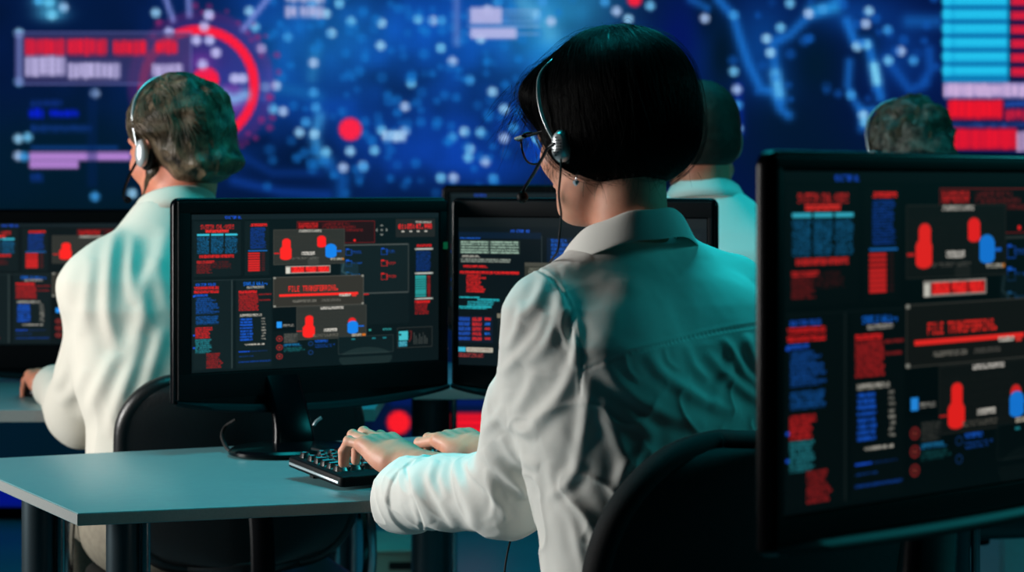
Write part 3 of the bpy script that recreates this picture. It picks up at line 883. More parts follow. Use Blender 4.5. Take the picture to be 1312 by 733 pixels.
mA = monitor(xy(222, 3.53), xy(575, 3.84), 1.172, 'black monitor left of the woman showing FILE TRANSFERRING in sharp focus', CV_T, base_shift=(-.10, -.115), baser=.085, nsh=.03, scr=(.058, .044, .028, .05))
mB = monitor(xy(578, 3.86), xy(918, 3.66), 1.171, 'black monitor partly behind the woman showing red and cyan code lines', CV_L, base_shift=(0.0, -.10), scr=(.03, .03, .036, .04))
mC = monitor(xy(-55, 4.86), xy(315, 4.93), 1.139, 'black monitor at the far left edge behind the older man', CV_T, sc=1.08, scr=(.04, .044, .03, .055))
mE = monitor(xy(566, 5.12), xy(835, 5.05), 1.196, 'blurred black monitor whose top strip shows above the others beside the woman\'s chin', CV_T, scr=(.04, .044, .02, .05), base_shift=(0, -.05))
mD = monitor(xy(984, 1.83), (plan(984, 1.83) + .58 * math.cos(.73), 1.83 + .58 * math.sin(.73)), 1.2225, 'large out of focus black monitor cut off by the right edge', CV_D, sc=1.015, scr=(.03, .03, .018, .03), base_shift=(0, -.02), lipsag=.008, pic=SCR_DIM)
# green sticker on the central monitor
r, W, H, zt, zb, sc_ = mA
MB().box((W / 2 - .011, -.006, zt - .088), (.0085, .0016, .0125), .0003).build('green_sticker', M['led'], r)

# ================================================================ keyboard, boxes, mouse
def keyboard(loc, rz, label, group=None, tilt=5.0):
    r = root('keyboard', loc, rz, label, 'keyboard', group)
    L, D = .375, .166
    th = math.radians(tilt)
    T = np.array([[1, 0, 0, 0], [0, math.cos(th), -math.sin(th), 0], [0, math.sin(th), math.cos(th), .004], [0, 0, 0, 1]])
    MB().prism(rrect(L, D, .008, 4, (L / 2, D / 2)), .016, 'z', 0, .003, T).build('case', M['black_matt'], r)
    MB().prism(rrect(.004, D - .016, .001, 2, (.0005, D / 2)), .004, 'z', .0045, .001, T).build('side_strip', M['silver'], r)
    for x in (.03, L - .04):
        MB().prism([(x, D - .03), (x + .022, D - .03), (x + .018, D - .012), (x + .004, D - .012)], D * math.sin(th) * .96, 'z', 0, .001).build('foot', M['rubber'], r)
    # keycap: truncated pyramid with dished top and pale skirt front
    def cap(w, d=.0145, h=.0085):
        V = []; F = []
        lv = [(w, d, 0, 0), (w - .001, d - .001, .001, 0), (w - .0045, d - .005, h - .0008, .0006), (w - .0055, d - .006, h, .0006), (w - .009, d - .009, h - .0009, .0006)]
        for a, b, z, oy in lv:
            for x, y in rrect(a, b, .0012, 2): V.append((x, y + oy, z))
        n = 12
        for k in range(4):
            for i in range(n): F.append([k * n + i, k * n + (i + 1) % n, (k + 1) * n + (i + 1) % n, (k + 1) * n + i])
        F.append([4 * n + i for i in range(n)])
        return V, F
    pitch = .019
    rows = [(0.0, [1] * 1 + [0.6] + [1] * 4 + [.3] + [1] * 4 + [.3] + [1] * 4), (1.25, [1] * 13 + [2]), (2.25, [1.5] + [1] * 12 + [1.5]), (3.25, [1.75] + [1] * 11 + [2.25]), (4.25, [2.25] + [1] * 10 + [2.75]), (5.25, [1.25, 1.25, 1.25, 6.25, 1.25, 1.25, 1.25, 1.25])]
    tt = T.copy()
    meshes = {}
    for ri, (ro, ws) in enumerate(rows):
        x = .011
        for wi, w in enumerate(ws):
            if ri == 0 and w in (.6, .3): x += w * pitch; continue
            put = (x + w * pitch / 2, D - .016 - ro * .0195 - .004)
            x += w * pitch
            if w not in meshes:
                V, F = cap(w * pitch - .0035)
                meshes[w] = mesh_np('key', V, F, M['key'], True); meshes[w].set_sharp_from_angle(angle=math.radians(30))
            k = link('key', meshes[w], r)
            k.matrix_local = Matrix(tt.tolist()) @ Matrix.Translation((put[0], put[1], .0158))
        for q in range(3):
            if ri == 3 or (ri == 4 and q != 1): continue
            put = (L - .062 + q * pitch + .004, D - .016 - ro * .0195 - .004)
            k = link('key', meshes[1], r); k.matrix_local = Matrix(tt.tolist()) @ Matrix.Translation((put[0], put[1], .0158))
    return r


kn = PD(437, 629, dz)
kb_ang = math.radians(35)
keyboard((kn[0], kn[1], dz), kb_ang, 'black keyboard with raised rear feet under the woman\'s hands')
# mouse on the left desk
ms = root('computer_mouse', (plan(47, 4.56), 4.56, dz), math.radians(20), 'small black mouse on the far left desk under the older man\'s hand', 'mouse')
prof = []
V, F = [], []
nu, nv = 20, 10
for i in range(nv + 1):
    a = math.pi / 2 * i / nv
    for j in range(nu):
        b = 2 * math.pi * j / nu
        V.append((.031 * math.cos(b) * math.cos(a) * (1 - .12 * math.sin(b)), .056 * math.sin(b) * math.cos(a) ** .8, .002 + .036 * math.sin(a) * (1 - .25 * math.sin(b) * math.cos(a))))
for i in range(nv):
    for j in range(nu): F.append([i * nu + j, i * nu + (j + 1) % nu, (i + 1) * nu + (j + 1) % nu, (i + 1) * nu + j])
F.append(list(range(nu))[::-1])
part('shell', V, F, M['black_gloss'], ms)
MB().tube([(0, .012, .036), (0, .03, .031)], .004, 10).build('scroll_wheel', M['rubber'], ms)
V, F = tube_np(spline([(0, .055, .01), (.01, .12, .004), (.03, .17, .004), (.05, .2, .004)], 30), .002, 8); part('cable', V, F, M['rubber'], ms)

# beige pull-out box on the floor, seen under the woman's desk
bx = root('storage_box', (plan(506, 5.6), 5.75, 0), math.radians(2), 'beige plastic box with dark handle slot on the floor under the desks', 'box')
zt = P(506, 708, 5.6)[2]
MB().box((0, 0, zt / 2), (.165, .3, zt), .008, r=.01).build('body', M['box'], bx)
MB().box((0, 0, zt + .002), (.175, .31, .012), .004, r=.012).build('lid', M['box'], bx)
MB().box((.01, -.151, zt - .035), (.062, .006, .02), .002).build('handle_slot', M['slot'], bx)

# cables behind the central monitor
V, F = tube_np(spline([P(302, 538, 3.62), P(288, 548, 3.62), P(285, 562, 3.6), PD(296, 579, dz + .003) , PD(315, 577, dz + .003)], 40), .0035, 10)
o = part('power_cable', V, F, M['rubber']); tag(o, 'thin black cable hanging behind the central monitor\'s left side', 'cable')
V, F = tube_np(spline([P(402, 545, 3.66), P(405, 540, 3.66), P(412, 535, 3.66)], 8), .0028, 10)
o = part('cable_plug', V, F, M['silver']); tag(o, 'small bright plug below the central monitor\'s chin', 'plug')
V, F = tube_np(spline([P(400, 575, 3.42), P(412, 578, 3.38), P(425, 584, 3.34), P(440, 590, 3.3)], 30), .0022, 8)
o = part('keyboard_cable', V, F, M['rubber']); tag(o, 'thin black cable running from the keyboard to the central monitor base', 'cable')

cb = root('added_cabinet', (plan(1283, 6.0) + .45, 6.25, 0), 0, 'pale low cabinet added for the bright teal patch below the foreground monitor', 'cabinet')  # invented cabinet, supplies the bright teal patch at the far right
MB().box((0, 0, .29), (.9, .46, .52), .006).build('body', M['cabinet'], cb)
MB().box((0, 0, .56), (.92, .48, .02), .004).build('top', M['cabinet'], cb)
for s_ in (-1, 1):
    dr_ = MB().box((s_ * .223, -.238, .29), (.436, .018, .5), .003).build('door', M['cabinet'], cb)
    MB().tube([(s_ * .04, -.262, .36), (s_ * .04, -.262, .46)], .005, 10).build('handle', M['chrome'], dr_)
MB().box((0, 0, .015), (.86, .42, .03), .003).build('plinth', M['slot'], cb)
# ================================================================ implicit surfaces -> meshes
def smin(a, b, k):
    h = np.clip(.5 + .5 * (b - a) / k, 0, 1)
    return b * (1 - h) + a * h - k * h * (1 - h)


def smax(a, b, k): return -smin(-a, -b, k)


def frame_from(y, up=(0, 0, 1)):
    """rotation whose columns are x,y,z with y along the given direction"""
    y = np.array(y, float); y /= np.linalg.norm(y)
    z = np.array(up, float); z = z - y * (z @ y); z /= np.linalg.norm(z)
    x = np.cross(y, z)
    return np.stack([x, y, z], 1)


def ell(p, c, r, R=None):
    q = p - np.array(c, np.float32)
    if R is not None: q = q @ np.asarray(R, np.float32)
    r = np.array(r, np.float32)
    k0 = np.linalg.norm(q / r, axis=-1); k1 = np.linalg.norm(q / (r * r), axis=-1) + 1e-9
    return k0 * (k0 - 1) / k1


def cone(p, a, b, ra, rb):
    """round cone / capsule with linearly changing radius"""
    a = np.array(a, np.float32); b = np.array(b, np.float32)
    v = b - a; t = np.clip(((p - a) @ v) / (v @ v), 0, 1)
    return np.linalg.norm(p - a - t[..., None] * v, axis=-1) - (ra + (rb - ra) * t)


def chain(p, pts, rads, k=.01):
    d = None
    for i in range(len(pts) - 1):
        e = cone(p, pts[i], pts[i + 1], rads[i], rads[i + 1])
        d = e if d is None else smin(d, e, k)
    return d


def rbox(p, c, h, r, R=None):
    q = p - np.array(c, np.float32)
    if R is not None: q = q @ np.asarray(R, np.float32)
    q = np.abs(q) - (np.array(h, np.float32) - r)
    return np.linalg.norm(np.maximum(q, 0), axis=-1) + np.minimum(q.max(-1), 0) - r


def stack(p, zs, w, d, yo, n=2.4, xo=None):
    """upright body: superellipse sections with half width, half depth, forward offset"""
    z = p[..., 2]
    W = np.interp(z, zs, w); D = np.interp(z, zs, d); Yo = np.interp(z, zs, yo)
    X = p[..., 0] - (np.interp(z, zs, xo) if xo is not None else 0); Y = p[..., 1] - Yo
    q = (np.abs(X / W) ** n + np.abs(Y / D) ** n) ** (1 / n)
    s = (q - 1) * np.minimum(W, D) * .9
    s = np.maximum(s, z - zs[-1]); s = np.maximum(s, zs[0] - z)
    return s


def polygonise(f, lo, hi, h, B=12):
    """surface nets over a block-sparse grid. returns V, quads"""
    lo = np.array(lo, float); hi = np.array(hi, float)
    n = np.ceil((hi - lo) / h / B).astype(int) * B + 1
    nb = (n - 1) // B
    G = np.ones(n, np.float32)
    bi = np.stack(np.meshgrid(*[np.arange(k) for k in nb], indexing='ij'), -1).reshape(-1, 3)
    cen = lo + (bi * B + B / 2) * h
    vals = np.concatenate([f(cen[i:i + 200000].astype(np.float32)) for i in range(0, len(cen), 200000)])
    lim = B * h * math.sqrt(3) / 2 * 1.35 + h * 2
    for (i, j, k), v in zip(bi, vals):
        if v < -lim: G[i * B:(i + 1) * B + 1, j * B:(j + 1) * B + 1, k * B:(k + 1) * B + 1] = -1
    act = bi[np.abs(vals) <= lim]
    loc = np.stack(np.meshgrid(*[np.arange(B + 1)] * 3, indexing='ij'), -1).reshape(-1, 3)
    for s in range(0, len(act), 150):
        a = act[s:s + 150]
        idx = (a[:, None, :] * B + loc[None])
        v = f((lo + idx * h).astype(np.float32).reshape(-1, 3)).reshape(len(a), -1)
        G[idx[..., 0], idx[..., 1], idx[..., 2]] = v
    neg = G < 0
    c = np.zeros(np.array(G.shape) - 1, np.uint8)
    for dx in (0, 1):
        for dy in (0, 1):
            for dz_ in (0, 1):
                c += neg[dx:G.shape[0] - 1 + dx, dy:G.shape[1] - 1 + dy, dz_:G.shape[2] - 1 + dz_]
    cells = np.argwhere((c > 0) & (c < 8))
    idm = np.full(c.shape, -1, np.int32)
    idm[cells[:, 0], cells[:, 1], cells[:, 2]] = np.arange(len(cells))
    acc = np.zeros((len(cells), 3)); cnt = np.zeros(len(cells))
    corners = [(x, y, z) for x in (0, 1) for y in (0, 1) for z in (0, 1)]
    for a in corners:
        for ax in range(3):
            if a[ax] == 1: continue
            b = list(a); b[ax] = 1
            va = G[cells[:, 0] + a[0], cells[:, 1] + a[1], cells[:, 2] + a[2]]
            vb = G[cells[:, 0] + b[0], cells[:, 1] + b[1], cells[:, 2] + b[2]]
            m = (va < 0) != (vb < 0)
            t = np.where(m, va / np.where(m, va - vb, 1), 0)
            q = np.tile(np.array(a, float), (len(cells), 1)); q[:, ax] = t
            acc[m] += q[m]; cnt[m] += 1
    V = lo + (cells + acc / cnt[:, None]) * h
    Q = []
    for ax in range(3):
        u, w_ = (ax + 1) % 3, (ax + 2) % 3
        sl0 = [slice(None)] * 3; sl1 = [slice(None)] * 3
        sl0[ax] = slice(0, -1); sl1[ax] = slice(1, None)
        e = neg[tuple(sl0)] != neg[tuple(sl1)]
        E = np.argwhere(e)
        E = E[(E[:, u] > 0) & (E[:, w_] > 0) & (E[:, u] < G.shape[u] - 1) & (E[:, w_] < G.shape[w_] - 1)]
        def cid(du, dw):
            k = E.copy(); k[:, u] -= du; k[:, w_] -= dw
            return idm[k[:, 0], k[:, 1], k[:, 2]]
        q = np.stack([cid(1, 1), cid(0, 1), cid(0, 0), cid(1, 0)], 1)
        flip = ~neg[E[:, 0], E[:, 1], E[:, 2]]
        q[flip] = q[flip][:, ::-1]
        Q.append(q)
    return V, np.concatenate(Q)


def vnormals(V, F):
    n = np.zeros_like(V)
    a, b, c, d = V[F[:, 0]], V[F[:, 1]], V[F[:, 2]], V[F[:, 3]]
    fn = np.cross(c - a, d - b)
    for k in range(4): np.add.at(n, F[:, k], fn)
    return n / (np.linalg.norm(n, axis=1)[:, None] + 1e-12)


def relax(V, F, it=1, lam=.5):
    e = np.concatenate([F[:, [0, 1]], F[:, [1, 2]], F[:, [2, 3]], F[:, [3, 0]]])
    cnt = np.bincount(e[:, 0], minlength=len(V)) + np.bincount(e[:, 1], minlength=len(V))
    for s in range(it):
        acc = np.stack([np.bincount(e[:, 0], V[e[:, 1], k], len(V)) + np.bincount(e[:, 1], V[e[:, 0], k], len(V)) for k in range(3)], 1)
        V = V + lam * (acc / np.maximum(cnt, 1)[:, None] - V)
    return V


_PERM = np.random.default_rng(1).random((64, 64, 64)).astype(np.float32) * 2 - 1


def vnoise(p):
    """smooth value noise, numpy"""
    i = np.floor(p).astype(np.int64); f = (p - i).astype(np.float32); f = f * f * (3 - 2 * f)
    r = 0
    for dx in (0, 1):
        for dy in (0, 1):
            for dz_ in (0, 1):
                w = (f[..., 0] if dx else 1 - f[..., 0]) * (f[..., 1] if dy else 1 - f[..., 1]) * (f[..., 2] if dz_ else 1 - f[..., 2])
                r = r + w * _PERM[(i[..., 0] + dx) % 64, (i[..., 1] + dy) % 64, (i[..., 2] + dz_) % 64]
    return r


def join(a, b):
    return np.vstack([a[0], b[0]]), np.vstack([a[1], b[1] + len(a[0])])


def to_px(V):
    return np.stack([656 + V[:, 0] / V[:, 1] * FPX, HOR + (CZ - V[:, 2]) / V[:, 1] * FPX], 1)


# ---------------------------------------------------------------- head, in head space (x right, y forward, z up; centre between the ears)
def head_sdf(p, fem=True):
    j = .93 if fem else 1.0
    d = ell(p, (0, -.012, .035), (.074, .094, .088))                    # cranium
    d = smin(d, ell(p, (0, .03, -.02), (.060 * j, .062, .085)), .03)       # face block
    d = smin(d, ell(p, (0, .045, -.085), (.030 * j, .034, .026)), .035)    # chin
    for s in (-1, 1):
        d = smin(d, cone(p, (s * .056 * j, -.005, -.055), (s * .022, .06, -.092), .014, .012), .025)   # jaw line
        d = smin(d, ell(p, (s * .038 * j, .06, -.028), (.024, .020, .022)), .02)                       # cheek
        d = smax(d, -ell(p, (s * .031, .099, .008), (.017, .014, .011)), .012)                         # eye socket
        d = smin(d, cone(p, (s * .014, .088, .026), (s * .046, .074, .028), .007, .006), .012)         # brow
        d = smin(d, ell(p, (s * .031, .080, .006), (.0135, .012, .011)), .004)                         # lids
        d = smin(d, ell(p, (s * .011, .098, -.034), (.0085, .010, .008)), .006)                        # nostril wing
        R = frame_from((s * .35, -1, 0))
        ear = smin(ell(p, (s * .078, -.008, .004), (.007, .018, .031), R), ell(p, (s * .074, -.002, -.02), (.006, .010, .014)), .008)
        ear = smax(ear, -ell(p, (s * .084, -.006, .006), (.006, .010, .019), R), .004)
        d = smin(d, ear, .006)
    d = smin(d, cone(p, (0, .088, .018), (0, .112, -.026), .007, .0105), .009)                          # nose
    d = smin(d, ell(p, (0, .089, -.056), (.021, .011, .0055)), .006)                                    # upper lip
    d = smin(d, ell(p, (0, .087, -.066), (.018, .011, .006)), .005)                                     # lower lip
    d = smax(d, -ell(p, (0, .101, -.0605), (.018, .008, .0016)), .002)
    return d


# ---------------------------------------------------------------- hand, in hand space (wrist at origin, y to the fingers, z back of hand, x to the thumb)
def hand_joints(curl=(25, 35, 20), spread=1.0, thumb=((.026, .022, -.006), (.046, .048, -.02), (.050, .076, -.028), (.044, .1, -.034)), lens=1.0, per=None):
    out = []
    base = [(.028, .090), (.009, .094), (-.010, .090), (-.027, .081)]
    L = [(.043, .026, .021), (.048, .030, .022), (.044, .028, .022), (.034, .021, .019)]
    for i in range(4):
        c = per[i] if per else curl
        a = 0; pts = [np.array([base[i][0], base[i][1], .002])]
        sp = math.radians((1.5 - i) * 5 * spread)
        for q in range(3):
            a += math.radians(c[q])
            v = np.array([math.sin(sp) * math.cos(a), math.cos(sp) * math.cos(a), -math.sin(a)])
            pts.append(pts[-1] + v * L[i][q] * lens)
        out.append(pts)
    return out, [np.array(t, float) for t in thumb]


def hand_sdf(p, fingers, thumb, s=1.0, forearm=.0):
    k = s
    d = rbox(p, (0, .055, 0), (.038, .044, .0135), .0125)
    d = smin(d, ell(p, (.024, .035, -.008), (.017, .032, .015)), .012)     # thumb ball
    d = smin(d, ell(p, (-.025, .04, -.007), (.013, .034, .013)), .012)
    d = smin(d, cone(p, (0, -.01, 0), (0, .03, 0), .024, .026), .02)
    fr = [.0088, .0090, .0085, .0075]
    for i, pts in enumerate(fingers):
        r = fr[i]
        d = smin(d, cone(p, (pts[0][0] * .6, .03, .004), pts[0] + np.array([0, 0, .002]), .006, r * 1.02), .009)   # metacarpal ridge
        e = cone(p, pts[0], pts[1], r * 1.04, r * .98)
        e = smin(e, ell(p, pts[1] + np.array([0, 0, .0008]), (r * 1.04, r * 1.1, r * 1.05)), .003)
        e = smin(e, cone(p, pts[1], pts[2], r * .95, r * .88), .002)
        e = smin(e, cone(p, pts[2], pts[3], r * .9, r * .76), .002)
        d = smin(d, e, .004)
    t = thumb
    d = smin(d, chain(p, [t[0], t[1]], [.014, .0115], .004), .01)
    d = smin(d, cone(p, t[1], t[2], .0112, .0098), .004)
    d = smin(d, cone(p, t[2], t[3], .0100, .0080), .003)
    return d


def placed(f, c, R, s=1.0, mirror=False):
    R = np.asarray(R, np.float32); c = np.array(c, np.float32)
    def g(p):
        q = ((p - c) @ R) / s
        if mirror: q = q * np.array([-1, 1, 1], np.float32)
        return f(q) * s
    return g


def nails(fingers, thumb, c, R, s, mirror):
    """small nail plates on the finger ends, world vertices"""
    V, F = [], []
    for pts, r in [(f, rr) for f, rr in zip(fingers, (.0088, .009, .0085, .0075))] + [(thumb[1:], .0095)]:
        a, b = pts[-2], pts[-1]
        y = (b - a) / np.linalg.norm(b - a)
        up = np.array([0, 0, 1.0]) if pts is not None else None
        Rn = frame_from(y, up if abs(y[2]) < .95 else (0, 1, 0))
        n0 = len(V)
        for i in range(5):
            for j in range(5):
                u = -1 + .5 * i; v = -1 + .5 * j
                w_ = r * .55 * (1 - .15 * max(v, 0) ** 2)
                q = np.array([u * w_, v * r * .65, r * .80 + .0012 - .30 * r * u * u])
                x = b + Rn @ q
                if mirror: x = x * np.array([-1, 1, 1])
                V.append(np.array(c) + np.asarray(R) @ (x * s))
        for i in range(4):
            for j in range(4): F.append([n0 + i * 5 + j, n0 + (i + 1) * 5 + j, n0 + (i + 1) * 5 + j + 1, n0 + i * 5 + j + 1])
    return np.array(V), np.array(F)


def hair_strands(surface, starts, dirs_fn, n_pts, step, lift, rad, stop, taper=True, seed=0):
    """march strands over an implicit surface. returns V,F of thin three sided tubes"""
    rg = np.random.default_rng(seed)
    p = starts.astype(np.float32).copy(); N = len(p)
    lift = np.broadcast_to(lift, (N,)).astype(np.float32)
    alive = np.ones(N, bool); path = [p.copy()]
    jit = rg.normal(0, 1, (N, 3)).astype(np.float32)
    for k in range(n_pts - 1):
        e = .002
        g = np.stack([surface(p + np.array(v, np.float32)) - surface(p - np.array(v, np.float32)) for v in ((e, 0, 0), (0, e, 0), (0, 0, e))], 1)
        g /= np.linalg.norm(g, axis=1)[:, None] + 1e-9
        d = dirs_fn(p, jit, k)
        d = d - g * (d * g).sum(1)[:, None]
        d /= np.linalg.norm(d, axis=1)[:, None] + 1e-9
        q = p + d * step
        s = surface(q)
        q = q - g * (s - lift * min(1, (k + 1) / 4))[:, None]
        alive &= ~stop(q)
        p = np.where(alive[:, None], q, p + (0, 0, 0))
        path.append(p.copy())
    path = np.stack(path, 1)      # N, n, 3
    V, F = [], []
    T = np.gradient(path, axis=1); T /= np.linalg.norm(T, axis=2)[:, :, None] + 1e-9
    ref = np.array([.3, .8, .52]); A = np.cross(T, ref); A /= np.linalg.norm(A, axis=2)[:, :, None] + 1e-9; Bn = np.cross(T, A)
    t = np.linspace(0, 1, n_pts)
    rr = rad * (np.clip(np.minimum(t * 8, (1 - t) * 3 + .12), 0, 1) if taper else np.ones(n_pts))
    ring = []
    for a in (0, 2.094, 4.189): ring.append(path + rr[None, :, None] * (math.cos(a) * A + math.sin(a) * Bn))
    V = np.stack(ring, 2).reshape(-1, 3)
    i = np.arange(N)[:, None, None] * n_pts * 3; j = np.arange(n_pts - 1)[None, :, None] * 3; q = np.arange(3)[None, None, :]; q2 = (q + 1) % 3
    F = np.stack([i + j + q, i + j + q2, i + j + 3 + q2, i + j + 3 + q], -1).reshape(-1, 4)
    return V, F
# ================================================================ the woman
YAW = math.radians(35)
TR = np.array([[math.cos(YAW), -math.sin(YAW), 0], [math.sin(YAW), math.cos(YAW), 0], [0, 0, 1]])
TC = np.array([.160, 2.65, 0])


def loc_to_w(q): return TC + TR @ np.array(q, float)


w_sh_l = P(719, 420, 2.57); w_sh_r = loc_to_w((.158, .03, 1.035))
w_el_l = P(650, 633, 2.75); w_el_r = np.array([.20, 3.0, .80])
w_wr_l = P(526, 596, 3.00); w_wr_r = P(624, 584, 3.13)
zs = [.50, .62, .72, .82, .92, 1.00, 1.045, 1.075, 1.10, 1.122]
sw_ = [.175, .162, .158, .168, .185, .193, .180, .145, .095, .066]
sd_ = [.135, .125, .118, .120, .125, .120, .104, .088, .070, .060]
so_ = [-.075, -.07, -.055, -.038, -.022, -.012, -.005, .0, .006, .010]


def torso(p, ins=0.0):
    q = (p - TC.astype(np.float32)) @ TR.astype(np.float32)
    d = stack(q, zs, [v - ins for v in sw_], [v - ins for v in sd_], so_, 2.35)
    for s in (-1, 1):      # shoulder slope and blades
        d = smin(d, cone(q, (s * .05, .0, 1.080 - ins), (s * (.150 if s > 0 else .132), .0, 1.037 + .017 * (s > 0) - ins), .05, .050), .03)
        d = smin(d, ell(q, (s * .085, -.085, .97), (.06, .045 - ins, .09)), .04)
    return d


def sleeves(p, ins=0.0):
    l = chain(p, [w_sh_l, w_sh_l * .5 + w_el_l * .5 + np.array([.0, 0, .0]), w_el_l], [.058 - ins, .059 - ins, .055 - ins], .02)
    cuff = P(512, 634, 2.965)
    mid = P(578, 634, 2.84)
    l2 = chain(p, [w_el_l, mid, cuff], [.055 - ins, .050 - ins, .050 - ins], .02)
    r = chain(p, [w_sh_r, w_el_r, w_wr_r + (w_el_r - w_wr_r) * .22], [.064 - ins, .055 - ins, .040 - ins], .02)
    return l, l2, r


CUFF_N = (P(512, 630, 2.965) - P(600, 633, 2.80)); CUFF_N /= np.linalg.norm(CUFF_N)
CUFF_N = CUFF_N + np.array([-.05, 0, .30]); CUFF_N /= np.linalg.norm(CUFF_N)
CUFF_C = P(531, 630, 2.965)


def shirt_sdf(p):
    t = torso(p)
    l, l2, r = sleeves(p)
    n1 = vnoise(p * 14) * .004
    arm = smin(l, l2, .022)
    # rolled cuff: a wider, crisp band round the end of the sleeve
    ax = (p - CUFF_C.astype(np.float32)) @ CUFF_N.astype(np.float32)
    arm = arm - .004 * np.clip((ax + .052) / .004, 0, 1) * np.clip((.5 - ax) / .01, 0, 1)
    arm = smax(arm, ax, .003)
    d = smin(t, arm, .022)
    d = smin(d, r, .02)
    d = d + n1
    # open the cuff
    hole = chain(p, [P(560, 630, 2.87), P(512, 634, 2.965), P(480, 634, 3.02)], [.036, .0475, .0515], .01)
    d = smax(d, -hole, .002)
    # neck opening
    q = (p - TC.astype(np.float32)) @ TR.astype(np.float32)
    d = smax(d, -ell(q, (0, .02, 1.150), (.056, .058, .06)), .004)
    # cloth gathers: long soft folds running down the back and across the sleeve
    return d


# ---- sculpted folds: (pixel polyline, width px, height m, side) on the camera-facing cloth
def fold_field(V, N, folds, Yr=None):
    px = to_px(V)
    view = V - np.array([0, 0, CZ]); view /= np.linalg.norm(view, axis=1)[:, None]
    face = np.clip(-(view * N).sum(1) * 2.5, 0, 1)
    if Yr is not None: face = face * Yr
    out = np.zeros(len(V))
    for pts, w, h in folds:
        c = spline(pts, max(12, len(pts) * 8))
        lo, hi = c.min(0) - 4 * w, c.max(0) + 4 * w
        m = np.where((px[:, 0] > lo[0]) & (px[:, 0] < hi[0]) & (px[:, 1] > lo[1]) & (px[:, 1] < hi[1]) & (face > 0))[0]
        if not len(m): continue
        best = np.full(len(m), 1e9); bt = np.zeros(len(m)); side = np.zeros(len(m))
        for k in range(len(c) - 1):
            v = c[k + 1] - c[k]; L2 = v @ v + 1e-9; r = px[m] - c[k]
            t = np.clip((r @ v) / L2, 0, 1)
            dd = r - t[:, None] * v
            dist = np.hypot(dd[:, 0], dd[:, 1]); b = dist < best
            best = np.where(b, dist, best); bt = np.where(b, (k + t) / (len(c) - 1), bt)
            side = np.where(b, np.sign(v[0] * r[:, 1] - v[1] * r[:, 0]), side)
        env = np.clip(np.sin(np.clip(bt, 0, 1) * math.pi), 0, 1) ** .5 if len(pts) > 1 else 1
        x = best * side / w
        prof = np.exp(-x * x) - .45 * np.exp(-((x - 1.7) / 1.1) ** 2) - .2 * np.exp(-((x + 1.9) / 1.1) ** 2)
        out[m] += h * env * prof * face[m]
    return out


def seam_field(V, N, seams, w=1.6, h=-.0016):
    px = to_px(V)
    out = np.zeros(len(V))
    for pts in seams:
        c = spline(pts, 60)
        m = np.where((px[:, 0] > c[:, 0].min() - 9) & (px[:, 0] < c[:, 0].max() + 9) & (px[:, 1] > c[:, 1].min() - 9) & (px[:, 1] < c[:, 1].max() + 9) & (N[:, 1] < .2))[0]
        if not len(m): continue
        d = np.min(np.hypot(px[m][:, None, 0] - c[None, :, 0], px[m][:, None, 1] - c[None, :, 1]), axis=1)
        out[m] += h * np.exp(-(d / w) ** 2) + .0006 * np.exp(-((d - 4) / 2.2) ** 2)
    return out


SLEEVE_FOLDS = [
    ([(700, 352), (690, 380), (668, 410)], 8, .004), ([(715, 372), (718, 400), (700, 440), (672, 470)], 9, .005),
    ([(735, 400), (738, 430), (735, 470)], 6, .004), ([(742, 450), (722, 500), (690, 540), (665, 560)], 9, .005),
    ([(700, 400), (688, 430), (660, 462), (640, 480)], 7, .0035), ([(728, 392), (722, 420), (728, 450)], 5, .003),
    ([(668, 385), (664, 420), (650, 450)], 6, .0025), ([(690, 470), (672, 510), (642, 545)], 8, .003),
    ([(600, 585), (605, 600), (640, 640), (648, 668)], 7, .0045), ([(585, 585), (588, 610), (604, 650), (610, 680)], 7, .005),
    ([(618, 575), (640, 600), (668, 625), (672, 640)], 7, .004), ([(640, 560), (662, 588), (690, 600)], 8, .004),
    ([(560, 590), (552, 615), (566, 645), (585, 680)], 6, .0045), ([(540, 585), (530, 610), (538, 640), (552, 672)], 6, .004),
    ([(575, 588), (566, 612), (575, 640)], 5, .003), ([(622, 600), (634, 630), (632, 665)], 5, .003),
    ([(520, 592), (515, 615), (520, 645)], 4, .002), ([(640, 520), (655, 545), (690, 560)], 7, .003),
    ([(652, 500), (640, 530), (612, 556)], 7, .003),
]
BACK_FOLDS = [
    ([(770, 462), (800, 500), (850, 530), (905, 545)], 9, .004), ([(830, 452), (850, 480), (900, 512), (950, 530)], 8, .0045),
    ([(905, 450), (930, 480), (960, 505), (985, 515)], 7, .005), ([(955, 428), (965, 460), (985, 490)], 6, .005),
    ([(925, 432), (945, 462), (955, 480), (985, 500)], 5, .004), ([(880, 440), (890, 470), (910, 488)], 6, .003),
    ([(750, 480), (752, 520), (745, 570), (735, 620)], 9, .006), ([(765, 520), (790, 560), (800, 610), (790, 680)], 10, .005),
    ([(722, 600), (735, 640), (760, 680), (770, 733)], 8, .005), ([(705, 590), (712, 630), (735, 670), (748, 733)], 7, .004),
    ([(780, 640), (800, 600), (830, 570)], 8, .004), ([(745, 500), (790, 520), (840, 560)], 8, .003),
    ([(745, 350), (790, 360), (850, 350), (900, 330)], 14, .0016), ([(800, 455), (805, 475), (820, 490)], 3.5, .0016),
    ([(850, 442), (856, 462), (870, 474)], 3.5, .0016), ([(718, 350), (735, 345), (760, 330)], 8, .003), ([(700, 352), (720, 345), (735, 336)], 6, .003),
    ([(700, 640), (730, 620), (745, 590)], 7, .004), ([(940, 440), (935, 470), (920, 500), (915, 530)], 6, .003),
]
SEAMS = [[(748, 474), (780, 462), (815, 450), (850, 441), (900, 429), (950, 420), (990, 414)],
         [(688, 345), (712, 362), (730, 392), (740, 430), (745, 462), (743, 505)],
         [(520, 600), (527, 625), (534, 652), (541, 678)]]

